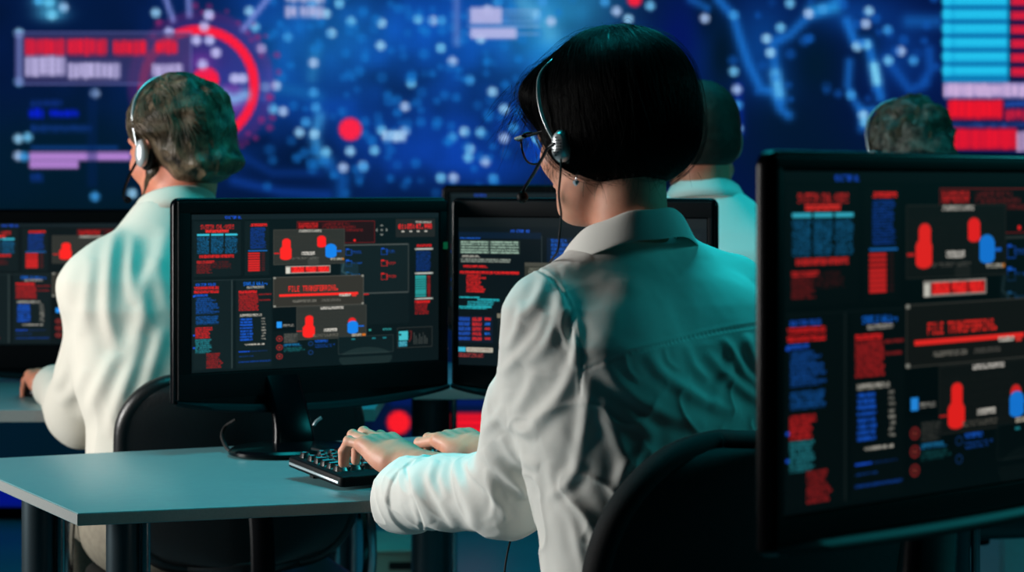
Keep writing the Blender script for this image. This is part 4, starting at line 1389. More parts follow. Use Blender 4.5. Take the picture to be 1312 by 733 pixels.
V, F = polygonise(shirt_sdf, (-.26, 2.38, .49), (.42, 3.2, 1.2), .0023)
V = relax(V, F, 2, .5)
N = vnormals(V, F)
px = to_px(V)
# large soft drape noise, oriented down the cloth
q = (V - TC) @ TR
dr = vnoise(np.stack([q[:, 0] * 16, q[:, 1] * 16, q[:, 2] * 6 + 5], 1)) * .0022 + vnoise(np.stack([q[:, 0] * 34, q[:, 1] * 34, q[:, 2] * 13], 1)) * .0010
rid = 1 - np.abs(vnoise(np.stack([(q[:, 0] + q[:, 2] * .4) * 19, q[:, 1] * 19, (q[:, 2] - q[:, 0] * .5) * 9 + 9], 1)))
low = np.clip((1.0 - V[:, 2]) / .15, 0, 1)
dr += (rid - .75) * .0035 * low
arm_m = np.clip((.02 - np.minimum(*[x for x in sleeves(V.astype(np.float32))[:2]])) / .02, 0, 1) * (torso(V.astype(np.float32)) > .004)
sl = np.clip(arm_m, 0, 1)
crs = 1 - np.abs(vnoise(np.stack([V[:, 0] * 26 + V[:, 2] * 12, V[:, 1] * 26, V[:, 2] * 20 + vnoise(V * 11) * 1.5], 1)))
dr += sl * (np.clip(crs, 0, 1) ** 5) * .0018 + vnoise(V * 75) * .00035
cr2 = 1 - np.abs(vnoise(np.stack([q[:, 0] * 20 + q[:, 2] * 14 + vnoise(q * 8) * 1.2, q[:, 1] * 18, q[:, 2] * 22 - q[:, 0] * 12], 1)))
dr += (1 - sl) * (np.clip(cr2, 0, 1) ** 6) * .0032 * np.clip((.98 - V[:, 2]) / .05, 0, 1)
H = dr + fold_field(V, N, SLEEVE_FOLDS, None) + fold_field(V, N, [(a_, b_, c_ * .65) for a_, b_, c_ in BACK_FOLDS], None) + seam_field(V, N, SEAMS)
V = V + N * H[:, None]
V = relax(V, F, 1, .35)
base = TC.copy(); base[2] = 0


def to_local(V): return np.asarray(V) - base


SHIRT = (V, F)

# ---- skin: head, neck, hands and the arms and trunk beneath the cloth
HYAW, HPITCH, HROLL = math.radians(42), math.radians(9), math.radians(2)
f_ = np.array([-math.sin(HYAW) * math.cos(HPITCH), math.cos(HYAW) * math.cos(HPITCH), -math.sin(HPITCH)])
HR = frame_from(f_)
HC = P(780, 167, 2.655)


def neck_body(p):
    h = placed(lambda q: head_sdf(q, True), HC, HR)(p)
    nb = HC + HR @ np.array([0, -.028, -.055]); nt = loc_to_w((0, .012, 1.06))
    n = cone(p, nb, nt, .045, .048)
    d = smin(h, n, .014)
    q = (p - TC.astype(np.float32)) @ TR.astype(np.float32)
    return smin(d, cone(q, (-.09, .0, 1.025), (.09, .0, 1.025), .045, .045), .03)


bodyV, bodyF = polygonise(neck_body, HC - .2 - np.array([0, 0, .1]), HC + .17, .0024)
bodyV = relax(bodyV, bodyF, 1, .4)


def inner(p):
    t = torso(p, .016)
    l, l2, r = sleeves(p, .022)
    a = smin(smin(t, l, .02), r, .02)
    a = smin(a, cone(p, w_el_l, w_wr_l, .034, .026), .02)
    a = smin(a, cone(p, w_el_r, w_wr_r, .034, .026), .02)
    hip = loc_to_w((0, -.07, .52))
    return smin(a, ell((p - TC.astype(np.float32)) @ TR.astype(np.float32), (0, -.06, .54), (.15, .12, .09)), .04)


iv = polygonise(inner, (-.26, 2.38, .42), (.42, 3.25, 1.12), .007)

lf, lt = hand_joints(per=[(14, 50, 34), (8, 56, 34), (8, 58, 34), (10, 56, 34)], spread=1.5, thumb=((.024, .022, -.008), (.044, .05, -.022), (.046, .078, -.034), (.038, .102, -.046)))
LR = frame_from(P(480, 566, 3.07) - w_wr_l, (.12, -.15, 1))
lh = placed(lambda q: hand_sdf(q, lf, lt), w_wr_l, LR, .98)
rf, rt = hand_joints(per=[(22, 52, 30), (20, 56, 32), (22, 56, 32), (28, 56, 32)], spread=1.3, thumb=((.024, .022, -.008), (.046, .048, -.024), (.050, .076, -.038), (.044, .100, -.05)))
RR = frame_from(P(573, 558, 3.21) - w_wr_r, (-.05, -.1, 1))
rh = placed(lambda q: hand_sdf(q, rf, rt), w_wr_r, RR, .98, True)
for nm, fs, c, R, mir in (('L', lf, w_wr_l, LR, 1), ('R', rf, w_wr_r, RR, -1)):
    for f in fs:
        t_ = np.array(c) + R @ (f[-1] * np.array([mir, 1, 1]) * .98); print('tip', nm, to_px(t_[None])[0].round(), t_.round(3))


def lhand(p): return smin(lh(p), cone(p, w_wr_l, w_wr_l + (w_el_l - w_wr_l) * .45, .0235, .032), .015)
def rhand(p): return smin(rh(p), cone(p, w_wr_r, w_wr_r + (w_el_r - w_wr_r) * .45, .0245, .034), .015)


hv1 = polygonise(lhand, w_wr_l - np.array([.14, .12, .09]), w_wr_l + np.array([.09, .20, .09]), .0013)
hv2 = polygonise(rhand, w_wr_r - np.array([.17, .09, .09]), w_wr_r + np.array([.14, .20, .09]), .0013)
BV, BF = join(join(join((bodyV, bodyF), iv), hv1), hv2)
# knuckle and tendon creases
woman = part('person', to_local(BV), BF, M['skin'])
woman.location = base
tag(woman, 'seated woman with black bob, glasses and headset typing in a white shirt, seen from behind', 'person')
part('shirt', to_local(SHIRT[0]), SHIRT[1], M['shirt'], woman)
for fs, th, c, R, s, mi in ((lf, lt, w_wr_l, LR, .98, False), (rf, rt, w_wr_r, RR, .98, True)):
    nv, nf = nails(fs, th, c, R, s, mi)
    for k in range(5): part('fingernail', to_local(nv[k * 25:(k + 1) * 25]), nf[:16], M['nail'], woman)
for s in (-1, 1):
    e = HC + HR @ np.array([s * .031, .0765, .006])
    ev = MB().lathe([(0.0001, -.0115)] + [(.0115 * math.cos(a), .0115 * math.sin(a)) for a in np.linspace(-1.3, 1.3, 9)] + [(.0001, .0115)], 16, tuple(e - base))
    ev.build('eye', M['eye'], woman)

# ---- collar: stand and fall, lofted round the neck
V, F = [], []
nph, prof = 72, [(.054, -.034), (.0555, -.012), (.058, .004), (.0605, .0075), (.064, .004), (.070, -.008), (.077, -.021), (.0815, -.029), (.080, -.031), (.072, -.022), (.064, -.010), (.060, -.010)]
cc = np.array([-.010, .007, 1.158])
for i in range(nph):
    ph = math.radians(-162 + 324 * i / (nph - 1))      # 0 = back
    fr = (1 - math.cos(ph)) / 2
    for k, (r, z) in enumerate(prof):
        fall = max(0, k - 3) / 4.0 if k < 8 else max(0, 11 - k) / 4
        rr = r * (1 + .10 * fr) + .012 * fr * fall + .0016 * math.sin(ph * 5 + 1) * min(fall, 1)
        zz = z * (1 + .55 * fr * min(fall, 1)) - .052 * fr ** 1.1 + .0012 * math.sin(ph * 7)
        rr += .002
        q = cc + np.array([rr * math.sin(ph), -rr * math.cos(ph) * 1.02, zz + .012 * fr * 0])
        V.append(q)
for i in range(nph - 1):
    for k in range(len(prof)):
        a, b = i * len(prof) + k, i * len(prof) + (k + 1) % len(prof)
        F.append([a, b, b + len(prof), a + len(prof)])
F.append(list(range(len(prof)))); F.append([(nph - 1) * len(prof) + k for k in range(len(prof))][::-1])
V = np.array([loc_to_w(v) for v in V])
o = part('collar', to_local(V), F, M['shirt'], woman)
md = o.modifiers.new('smooth', 'SUBSURF'); md.levels = 1; md.render_levels = 2

# ---- dark trousers on the seat
def trous(p):
    q = (p - TC.astype(np.float32)) @ TR.astype(np.float32)
    d = ell(q, (0, -.07, .56), (.175, .15, .10))
    for s in (-1, 1):
        d = smin(d, cone(q, (s * .09, -.03, .55), (s * .11, .36, .56), .085, .062), .03)
        d = smin(d, cone(q, (s * .11, .36, .555), (s * .11, .34, .12), .060, .046), .03)
        d = smin(d, cone(q, (s * .11, .33, .055), (s * .115, .46, .04), .042, .034), .03)
    return d


tv = polygonise(trous, (-.6, 2.2, -.02), (.6, 3.35, .70), .008)
part('trousers', to_local(relax(tv[0], tv[1], 1)), tv[1], M['trousers'], woman)

# ---- hair
def hair_core(q):
    d = ell(q, (0, -.020, .032), (.094, .108, .097))
    d = smin(d, ell(q, (0, -.024, -.020), (.091, .092, .060)), .03)
    d = smin(d, ell(q, (-.020, .055, .054), (.062, .042, .038)), .03)     # fringe
    cut = np.interp(q[..., 1], [-.13, -.085, -.02, .02, .045, .075, .12], [-.055, -.078, -.074, -.048, -.02, .012, .035]).astype(np.float32)
    cut = cut - .02 * np.clip(q[..., 0] / .08, -.2, 1) * (q[..., 1] < 0)
    return smax(d, (cut - q[..., 2]) * .8, .018)


hairw = placed(hair_core, HC, HR)
hv = polygonise(hair_core, (-.13, -.16, -.12), (.13, .15, .16), .003)
hp, hf = relax(hv[0], hv[1], 2), hv[1]
# shallow lock ridges following the fall of the hair
az = np.arctan2(hp[:, 0], -(hp[:, 1] + .03))
hn = vnormals(hp, hf)
lock = vnoise(np.stack([az * 16, hp[:, 2] * 9, az * 3], 1)) * .0014 + vnoise(np.stack([az * 40, hp[:, 2] * 14, az * 3 + 8], 1)) * .0007
hp = hp + hn * lock[:, None]
hair = part('hair', to_local(HC + hp @ HR.T), hf, M['hair_black'], woman)
rg = np.random.default_rng(4)


def strand_set(name, N, rad, lift, n_pts, step, seed, wild, zmin=-.082, spread=1.0):
    rg = np.random.default_rng(seed)
    st = np.zeros((N, 3))
    # roots spread over the crown and the upper sides
    a = rg.uniform(-math.pi, math.pi, N); r = np.sqrt(rg.uniform(0.0, 1, N)) * .085 * spread
    st[:, 0] = r * np.sin(a) * .95; st[:, 1] = -.02 + r * np.cos(a) * 1.05
    st[:, 2] = .13 - .9 * r * r / .1
    for _ in range(4):
        e = .002
        g = np.stack([hair_core(st + v) - hair_core(st - v) for v in np.eye(3) * e], 1); g /= np.linalg.norm(g, axis=1)[:, None] + 1e-9
        st = st - g * hair_core(st)[:, None]

    def dirs(p, jit, k):
        out = np.stack([p[:, 0] * 4.5, (p[:, 1] + .015) * 4.5, -np.ones(len(p)) * .9], 1)
        # fringe swept to the left front
        fr = np.clip((p[:, 1] - .03) / .05, 0, 1)[:, None]
        out = out + fr * np.array([[-.5, .4, 0]])
        low = np.clip((-p[:, 2] - .0) / .06, 0, 1)[:, None]
        out = out * (1 - .8 * low * np.array([[1, 1, 0]]))
        return out + jit * wild + .15 * np.stack([vnoise(p * 30), vnoise(p * 30 + 7), vnoise(p * 30 + 13)], 1)

    def stop(q): return (q[:, 2] < zmin - .012 * rg.random(len(q))) | (np.interp(q[:, 1], [-.13, -.085, -.02, .02, .045, .075, .12], [-.07, -.09, -.086, -.06, -.03, .0, .02]) > q[:, 2])
    SV, SF = hair_strands(lambda p: hair_core(p), st, dirs, n_pts, step, lift(N, rg), rad, stop, seed=seed)
    return HC + SV @ HR.T, SF


sv1 = strand_set('a', 5200, .00035, lambda N, r: r.uniform(-.0002, .0022, N), 26, .0085, 2, .06, spread=1.25)
sv2 = strand_set('b', 420, .00016, lambda N, r: r.uniform(.002, .009, N), 22, .009, 5, .25, spread=1.3)
sv = join(sv1, sv2)
tag(part('strands', to_local(sv[0]), sv[1], M['hair_black'], hair), kind='stuff')
# loose tips of the fringe and the nape
loose = []
for k in range(170):
    if k < 80:
        s0 = np.array([-.075 + rg.uniform(-.01, .02), .075 + rg.uniform(-.03, .03), .045 + rg.uniform(-.02, .03)]); dv = np.array([-.018 + rg.normal(0, .008), .022 + rg.normal(0, .008), -.035 + rg.normal(0, .012)])
    elif k < 130:
        s0 = np.array([rg.uniform(-.08, .06), -.06 + rg.uniform(-.03, .05), -.068]); dv = np.array([rg.normal(0, .006), .004 + rg.normal(0, .005), -.018 + rg.normal(0, .008)])
    else:
        s0 = np.array([-.09 + rg.uniform(0, .01), rg.uniform(-.0, .05), rg.uniform(-.05, -.0)]); dv = np.array([-.003 + rg.normal(0, .003), rg.normal(0, .006), -.022 + rg.normal(0, .01)])
    c = spline([s0, s0 + dv * .5 + rg.normal(0, .002, 3), s0 + dv + rg.normal(0, .004, 3)], 8)
    tv_, tf_ = tube_np(HC + c @ HR.T, np.linspace(.00028, .00008, 8), 3)
    loose.append((tv_, tf_))
lv = loose[0]
for x in loose[1:]: lv = join(lv, x)
tag(part('loose_hairs', to_local(lv[0]), lv[1], M['hair_black'], hair), kind='stuff')

# ================================================================ headset, glasses, earring
def hs(q): return HC + HR @ np.array(q, float)


hset = root('headset', hs((-.1, .01, -.01)), 0, 'thin silver and black headset worn over the woman\'s black hair', 'headset')
hb = np.array(hset.location)
# band: arc over the head just outside the hair
half = [(-.099, .016, -.012), (-.102, .026, .012), (-.1015, .034, .036), (-.098, .038, .060), (-.089, .040, .080), (-.070, .036, .097), (-.035, .030, .112), (0, .028, .118)]
half = [(x, y - .021, z - .008) for x, y, z in half]
arc = spline(half + [(-x, y, z) for x, y, z in half[:-1][::-1]], 60)
Vb, Fb = tube_np(np.array([hs(a) for a in arc]) - hb, .0032, 12, .45)
part('headband', Vb, Fb, M['silver'], hset)
for s in (-1, 1):
    c = hs((s * .098, -.014, -.024))
    R = frame_from(HR @ np.array([s * 1.0, -.12, -.05]))
    T = np.eye(4); T[:3, :3] = np.stack([R[:, 0], R[:, 2], R[:, 1]], 1) * np.array([1, 1, 1]); T[:3, 3] = c - hb
    if np.linalg.det(T[:3, :3]) < 0: T[:3, 0] *= -1
    cup = MB().lathe([(.008, -.012), (.016, -.010), (.018, -.004), (.018, .004), (.015, .009), (.009, .0115), (.002, .012)], 28, (0, 0, 0), .62, 1.1, T).build('ear_cup', M['silver'], hset)
    if s < 0: cup['label'] = 'perforated silver ear cup'
    MB().lathe([(.010, -.022), (.018, -.019), (.020, -.012), (.017, -.008)], 28, (0, 0, 0), .75, 1.1, T).build('ear_cushion', M['rubber'], cup)
    if s < 0:
        dots = MB()
        for i in range(-2, 3):
            for j in range(-3, 4):
                if i * i / 5 + j * j / 11 < 1: dots.lathe([(.0009, .0098), (.0008, .0124)], 8, (i * .0032, j * .0036, 0), 1, 1, T)
        dots.build('perforation', M['slot'], cup)
b0 = P(700, 178, 2.52)
boom = spline([P(710, 184, 2.55), P(702, 190, 2.56), P(694, 204, 2.58), P(684, 222, 2.61), P(674, 238, 2.64), P(669, 247, 2.65)], 30)
Vb, Fb = tube_np(boom - hb, .0022, 10); part('microphone_boom', Vb, Fb, M['black_gloss'], hset)
m0, m1 = P(667, 247, 2.652), P(672, 259, 2.645)
Vb, Fb = tube_np(spline([m0, m0 * .7 + m1 * .3, m0 * .3 + m1 * .7, m1], 10) - hb, np.array([.003, .0058, .0068, .0072, .0074, .0072, .0068, .006, .0045, .001]), 16); part('microphone', Vb, Fb, M['black_matt'], hset)
cab = spline([P(719, 204, 2.55), P(718, 225, 2.54), P(716, 250, 2.53), P(719, 275, 2.52), P(717, 300, 2.51), P(714, 322, 2.53), P(700, 352, 2.66), P(690, 450, 2.78), P(684, 560, 2.84), P(672, 640, 2.84), P(652, 700, 2.84), P(644, 760, 2.84), P(640, 850, 2.84)], 120)
Vb, Fb = tube_np(cab - hb, .0014, 8); part('cable', Vb, Fb, M['rubber'], hset)

gl = root('glasses', hs((0, .095, .005)), 0, 'dark framed glasses with a silver temple piece on the woman\'s face', 'glasses')
gb = np.array(gl.location)
for s in (-1, 1):
    c0 = np.array([s * .034, .108, -.006])
    rim = [hs(c0 + np.array([.027 * math.cos(a) * (1 + .06 * math.sin(a)), -.010 * (math.cos(a) * s > 0) * abs(math.cos(a)) ** 2, .0205 * math.sin(a) + .001])) - gb for a in np.linspace(0, 2 * math.pi, 41)]
    Vb, Fb = tube_np(np.array(rim), .0014, 8); fr = part('frame', Vb, Fb, M['black_gloss'], gl)
    Vl = [hs(c0 + np.array([0, -.001, 0])) - gb] + rim[:-1]
    part('lens', Vl, [[0, i + 1, (i + 1) % 40 + 1] for i in range(40)], M['lens'], gl)
    # temple: wide front block then a flat arm to the ear
    tp = spline([(s * .061, .100, .004), (s * .070, .094, .0045), (s * .076, .060, .004), (s * .080, .022, .003), (s * .080, -.012, -.002), (s * .078, -.022, -.012)], 30)
    Vb, Fb = tube_np(np.array([hs(t) for t in tp]) - gb, np.linspace(.0042, .0026, 30), 10, .45); part('temple', Vb, Fb, M['black_gloss'], gl)
    sp_ = spline([(s * .0735, .091, .0045), (s * .0785, .072, .0042)], 8)
    Vb, Fb = tube_np(np.array([hs(t) for t in sp_]) - gb, .0046, 10, .5); o = part('temple_plate', Vb, Fb, M['silver'], gl); o['label'] = 'silver plate on the temple'
Vb, Fb = tube_np(np.array([hs(t) for t in spline([(-.008, .112, -.002), (0, .116, .002), (.008, .112, -.002)], 10)]) - gb, .0016, 8); part('bridge', Vb, Fb, M['black_gloss'], gl)

er = root('earring', P(738, 234, 2.55), 0, 'small sparkling crystal earring hanging below the woman\'s left ear', 'earring')
MB().lathe([(.0004, -.0042), (.0026, -.0026), (.0042, 0), (.0034, .0022), (.002, .003)], 10).build('crystal', M['crystal'], er, 20)
Vb, Fb = tube_np(spline([(0, 0, .003), (.001, 0, .008), (.003, .002, .014)], 8), .0006, 6); part('hook', Vb, Fb, M['chrome'], er)
# ================================================================ the men
def man(label, base, yaw, neck, head, hyaw, hpitch, hair_fn, hair_mat, arms, shirt_mat=None, h=.0055, hair_h=.004, scale=1.0, trousers='trousers', folds=(), skin='skin_ruddy', sh=1.03, nz=1.15, strands=None):
    """base: plan position of the trunk; arms: (shoulder, elbow, wrist) for left and right, in world space"""
    c = np.array([base[0], base[1], 0.0]); cy, sy = math.cos(yaw), math.sin(yaw)
    R = np.array([[cy, -sy, 0], [sy, cy, 0], [0, 0, 1]])
    W = lambda q: c + R @ np.array(q, float)
    mz = [.58, .62, .74, .86, .96, sh, sh + .04, sh + .08, max(nz - .02, sh + .1)]
    mw = [.20, .195, .195, .21, .222, .215, .18, .125, .078]
    md = [.155, .150, .148, .150, .150, .138, .118, .095, .070]
    mo = [-.07, -.06, -.045, -.03, -.015, -.005, 0, .01, .02]

    def trunk(p, ins=0):
        q = (p - c.astype(np.float32)) @ R.astype(np.float32)
        d = stack(q, mz, [v - ins for v in mw], [v - ins for v in md], mo, 2.3)
        for s in (-1, 1): d = smin(d, cone(q, (s * .05, 0, sh + .05 - ins), (s * .172, 0, sh - .008 - ins), .050, .055), .04)
        return d

    def sleeve(p, ins=0):
        d = None
        for (s0, e0, w0) in arms:
            a = chain(p, [s0, e0, w0 + (e0 - w0) * .12], [.078 - ins, .068 - ins, .045 - ins], .03)
            d = a if d is None else np.minimum(d, a)
        return d

    def shirt(p):
        d = smin(trunk(p), sleeve(p), .03)
        d = d + vnoise(p * 11) * .006
        q = (p - c.astype(np.float32)) @ R.astype(np.float32)
        return smax(d, -ell(q, (0, .03, nz + .04), (.064, .066, .06)), .006)

    pts = np.array([W((0, 0, 0))] + [x for a in arms for x in a])
    lo = np.minimum(pts.min(0) - .12, W((0, 0, 0)) - .33); hi = np.maximum(pts.max(0) + .12, W((0, 0, 0)) + .33)
    lo[2], hi[2] = .55, nz + .08
    V, F = polygonise(shirt, lo, hi, h); V = relax(V, F, 2)
    N = vnormals(V, F)
    q = (V - c) @ R
    rid = 1 - np.abs(vnoise(np.stack([(q[:, 0] + q[:, 2] * .35) * 15, q[:, 1] * 15, (q[:, 2] - q[:, 0] * .4) * 6], 1)))
    H = (rid - .7) * .004 * np.clip((sh + .04 - V[:, 2]) / .12, 0, 1)
    if folds: H = H + fold_field(V, N, folds)
    V = relax(V + N * H[:, None], F, 1, .4)

    f = np.array([-math.sin(hyaw) * math.cos(hpitch), math.cos(hyaw) * math.cos(hpitch), -math.sin(hpitch)])
    Hr = frame_from(f); hc = np.array(head, float)
    hs_ = scale

    def hn(p):
        d = placed(lambda q: head_sdf(q, False), hc, Hr, hs_)(p)
        d = smin(d, cone(p, hc + Hr @ np.array([0, -.028, -.055]), W(neck), .058, .064), .02)
        q = (p - c.astype(np.float32)) @ R.astype(np.float32)
        return smin(d, cone(q, (-.1, 0, sh), (.1, 0, sh), .05, .05), .04)
    B = polygonise(hn, hc - np.array([.2, .2, .30]), hc + np.array([.2, .2, .18]), .004)

    def inner(p):
        d = smin(trunk(p, .022), sleeve(p, .028), .03)
        for (s0, e0, w0) in arms: d = smin(d, cone(p, e0, w0, .036, .028), .02)
        return d
    B = join(B, polygonise(inner, lo - np.array([0, 0, .02]), hi, .012))
    for i, (s0, e0, w0) in enumerate(arms):
        d_ = w0 - e0; d_ = d_ / np.linalg.norm(d_); d_ = d_ * .6 + R @ np.array([0, .4, 0.06])
        fg, th = hand_joints(curl=(28, 34, 20))
        hr = frame_from(d_); mir = i == 1
        hsd = placed(lambda q, fg=fg, th=th: hand_sdf(q, fg, th), w0, hr, 1.05, mir)
        B = join(B, polygonise(lambda p, hsd=hsd, w0=w0, e0=e0: smin(hsd(p), cone(p, w0, w0 + (e0 - w0) * .3, .027, .034), .015), w0 - .22, w0 + .24, .003))
    base3 = np.array([base[0], base[1], 0.0])
    o = part('person', B[0] - base3, B[1], M[skin]); o.location = base3
    tag(o, label, 'person')
    part('shirt', V - base3, F, shirt_mat or M['shirt'], o)
    # collar
    prof = [(.064, -.03), (.066, 0), (.069, .006), (.074, .003), (.084, -.014), (.092, -.032), (.088, -.034), (.078, -.02), (.070, -.008)]
    Vc, Fc = [], []; n = 60
    nk = np.array(neck)
    for i in range(n):
        ph = math.radians(-165 + 330 * i / (n - 1)); fr = (1 - math.cos(ph)) / 2
        for k, (r, z) in enumerate(prof):
            Vc.append(W(np.array([nk[0], nk[1], nz]) + np.array([r * math.sin(ph), -r * math.cos(ph), z + .008 - .05 * fr])))
    m_ = len(prof)
    for i in range(n - 1):
        for k in range(m_): Fc.append([i * m_ + k, i * m_ + (k + 1) % m_, (i + 1) * m_ + (k + 1) % m_, (i + 1) * m_ + k])
    part('collar', np.array(Vc) - base3, Fc, shirt_mat or M['shirt'], o)

    # trousers and shoes
    def tr(p):
        q = (p - c.astype(np.float32)) @ R.astype(np.float32)
        d = ell(q, (0, -.06, .55), (.205, .165, .12))
        for s in (-1, 1):
            d = smin(d, cone(q, (s * .1, -.02, .56), (s * .13, .40, .56), .09, .068), .03)
            d = smin(d, cone(q, (s * .13, .40, .555), (s * .13, .34, .10), .064, .052), .03)
        return d
    tb = np.array([.62, .62, 0])
    Tv = polygonise(tr, c - tb + np.array([0, 0, .03]), c + tb + np.array([0, 0, .70]), .012)
    part('trousers', relax(Tv[0], Tv[1], 1) - base3, Tv[1], M[trousers], o)
    for s in (-1, 1):
        def shoe(p, s=s):
            q = (p - c.astype(np.float32)) @ R.astype(np.float32)
            d = cone(q, (s * .13, .32, .052), (s * .14, .50, .036), .044, .034)
            d = smin(d, cone(q, (s * .13, .33, .05), (s * .13, .335, .11), .042, .042), .02)
            return smax(d, .004 - q[..., 2], .006)
        S_ = polygonise(shoe, W((s * .13, .42, 0)) - np.array([.17, .17, .02]), W((s * .13, .42, 0)) + np.array([.17, .17, .17]), .007)
        part('shoe', S_[0] - base3, S_[1], M['leather'], o)
    # hair
    Vh, Fh = polygonise(lambda q: hair_fn(q), (-.14, -.17, -.15), (.14, .15, .17), hair_h)
    Vh = relax(Vh, Fh, 1)
    Vh = hc + (Vh * hs_) @ Hr.T
    hair = part('hair', Vh - base3, Fh, hair_mat, o)
    for s in (-1, 1):
        MB().lathe([(0.0001, -.0115)] + [(.0115 * math.cos(a), .0115 * math.sin(a)) for a in np.linspace(-1.3, 1.3, 7)] + [(.0001, .0115)], 12, tuple(hc + Hr @ np.array([s * .031, .0765, .006]) - base3)).build('eye', M['eye'], o)
    if strands:
        rg = np.random.default_rng(3)
        n_, len_, wild_, rad_ = strands
        a = rg.uniform(-math.pi, math.pi, n_); rr_ = np.sqrt(rg.uniform(0, 1, n_)) * .095
        st = np.stack([rr_ * np.sin(a) * .95, -.025 + rr_ * np.cos(a) * 1.05, .13 - 9 * rr_ * rr_], 1).astype(np.float32)
        for _ in range(4):
            g = np.stack([hair_fn(st + v.astype(np.float32)) - hair_fn(st - v.astype(np.float32)) for v in np.eye(3) * .002], 1); g /= np.linalg.norm(g, axis=1)[:, None] + 1e-9
            st = st - g * hair_fn(st)[:, None]

        def dirs(p, jit, k):
            o_ = np.stack([p[:, 0] * 3, -.35 + p[:, 1] * 2.0, -np.ones(len(p)) * .6], 1)
            wv = np.stack([vnoise(p * 26), vnoise(p * 26 + 7), vnoise(p * 26 + 13)], 1)
            return o_ + wv * wild_ + jit * .12
        SV, SF = hair_strands(hair_fn, st, dirs, len_, .006, rg.uniform(0, .003, n_), rad_, lambda q: (q[:, 2] < -.085) | (np.interp(q[:, 1], [-.12, -.05, -.02, .01, .04, .06, .10], [-.09, -.085, -.05, .0, .0, .02, .045]) > q[:, 2]), seed=2)
        tag(part('strands', hc + (SV * hs_) @ Hr.T - base3, SF, M['hair_streak'], hair), kind='stuff')
    return o, hc, Hr, W


def hair_wavy(q):
    """swept back, longish and tousled"""
    w = q + np.stack([vnoise(q * 22), vnoise(q * 22 + 9), vnoise(q * 22 + 17)], -1) * .007
    d = ell(w, (0, -.024, .040), (.093, .106, .094))
    d = smin(d, ell(w, (0, -.062, -.025), (.078, .060, .058)), .03)
    d = smin(d, ell(w, (.0, -.105, -.050), (.055, .028, .022)), .02)
    d = d + (1 - np.abs(vnoise(np.stack([w[..., 0] * 46, w[..., 1] * 30, w[..., 2] * 30], -1)))) * -.006 + .003
    ear = np.interp(q[..., 1], [-.12, -.05, -.02, .01, .04, .06, .10], [-.09, -.085, -.045, .012, .01, .03, .055])
    return smax(d, (ear - q[..., 2]) * .85, .012)


def hair_cropped(q):
    d = ell(q, (0, -.016, .040), (.080, .101, .089))
    d = smin(d, ell(q, (0, -.055, -.01), (.070, .052, .055)), .03) + vnoise(q * 90) * .0008
    ear = np.interp(q[..., 1], [-.12, -.05, -.02, .01, .04, .06, .10], [-.055, -.05, -.02, .02, .02, .035, .06])
    return smax(d, (ear - q[..., 2]) * .85, .010)


def hair_curls(q):
    w = q + np.stack([vnoise(q * 26), vnoise(q * 26 + 9), vnoise(q * 26 + 17)], -1) * .012
    d = ell(w, (0, -.022, .040), (.098, .110, .096))
    d = smin(d, ell(w, (0, -.06, -.025), (.085, .062, .055)), .03) + vnoise(w * 58) * .0055
    ear = np.interp(q[..., 1], [-.12, -.05, -.02, .01, .04, .06, .10], [-.08, -.075, -.04, .0, .01, .03, .055])
    return smax(d, (ear - q[..., 2]) * .85, .012)


def headset(label, hc, Hr, sc=1.0, dy=0.0, dx=0.0):
    f = lambda q: hc + Hr @ ((np.array(q, float) * np.array([1 - dx, 1, 1]) + np.array([0, dy, 0])) * sc)
    r = root('headset', f((-.1, .01, -.01)), 0, label, 'headset')
    b = np.array(r.location)
    half = [(-.094, .012, -.020), (-.099, .014, .008), (-.1005, .016, .040), (-.098, .016, .070), (-.086, .014, .098), (-.06, .01, .122), (-.03, .006, .134), (0, .006, .137)]
    arc = spline(half + [(-x, y, z) for x, y, z in half[:-1][::-1]], 60)
    V, F = tube_np(np.array([f(a) for a in arc]) - b, .0055, 12, .5); part('headband', V, F, M['silver'], r)
    for s in (-1, 1):
        R = frame_from(Hr @ np.array([s * 1.0, -.05, 0]))
        T = np.eye(4); T[:3, :3] = np.stack([R[:, 0], R[:, 2], R[:, 1]], 1); T[:3, 3] = f((s * .094, .008, -.012)) - b
        if np.linalg.det(T[:3, :3]) < 0: T[:3, 0] *= -1
        cup = MB().lathe([(.010, -.008), (.022, -.006), (.024, 0), (.022, .006), (.014, .010), (.003, .0105)], 28, (0, 0, 0), .62, 1.15, T).build('ear_cup', M['silver'], r)
        MB().lathe([(.012, -.020), (.025, -.017), (.027, -.010), (.022, -.005)], 28, (0, 0, 0), .8, 1.2, T).build('ear_cushion', M['rubber'], cup)
    bm = spline([f((-.100, .014, -.022)), f((-.098, .05, -.05)), f((-.085, .085, -.075)), f((-.060, .108, -.082))], 20) - b
    V, F = tube_np(bm, .0028, 8); part('microphone_boom', V, F, M['black_gloss'], r)
    V, F = tube_np(spline([bm[-1], bm[-1] + Hr @ np.array([.012, .008, 0])], 6), [.004, .007, .0075, .0075, .006, .003], 12); part('microphone', V, F, M['black_matt'], r)
    return r


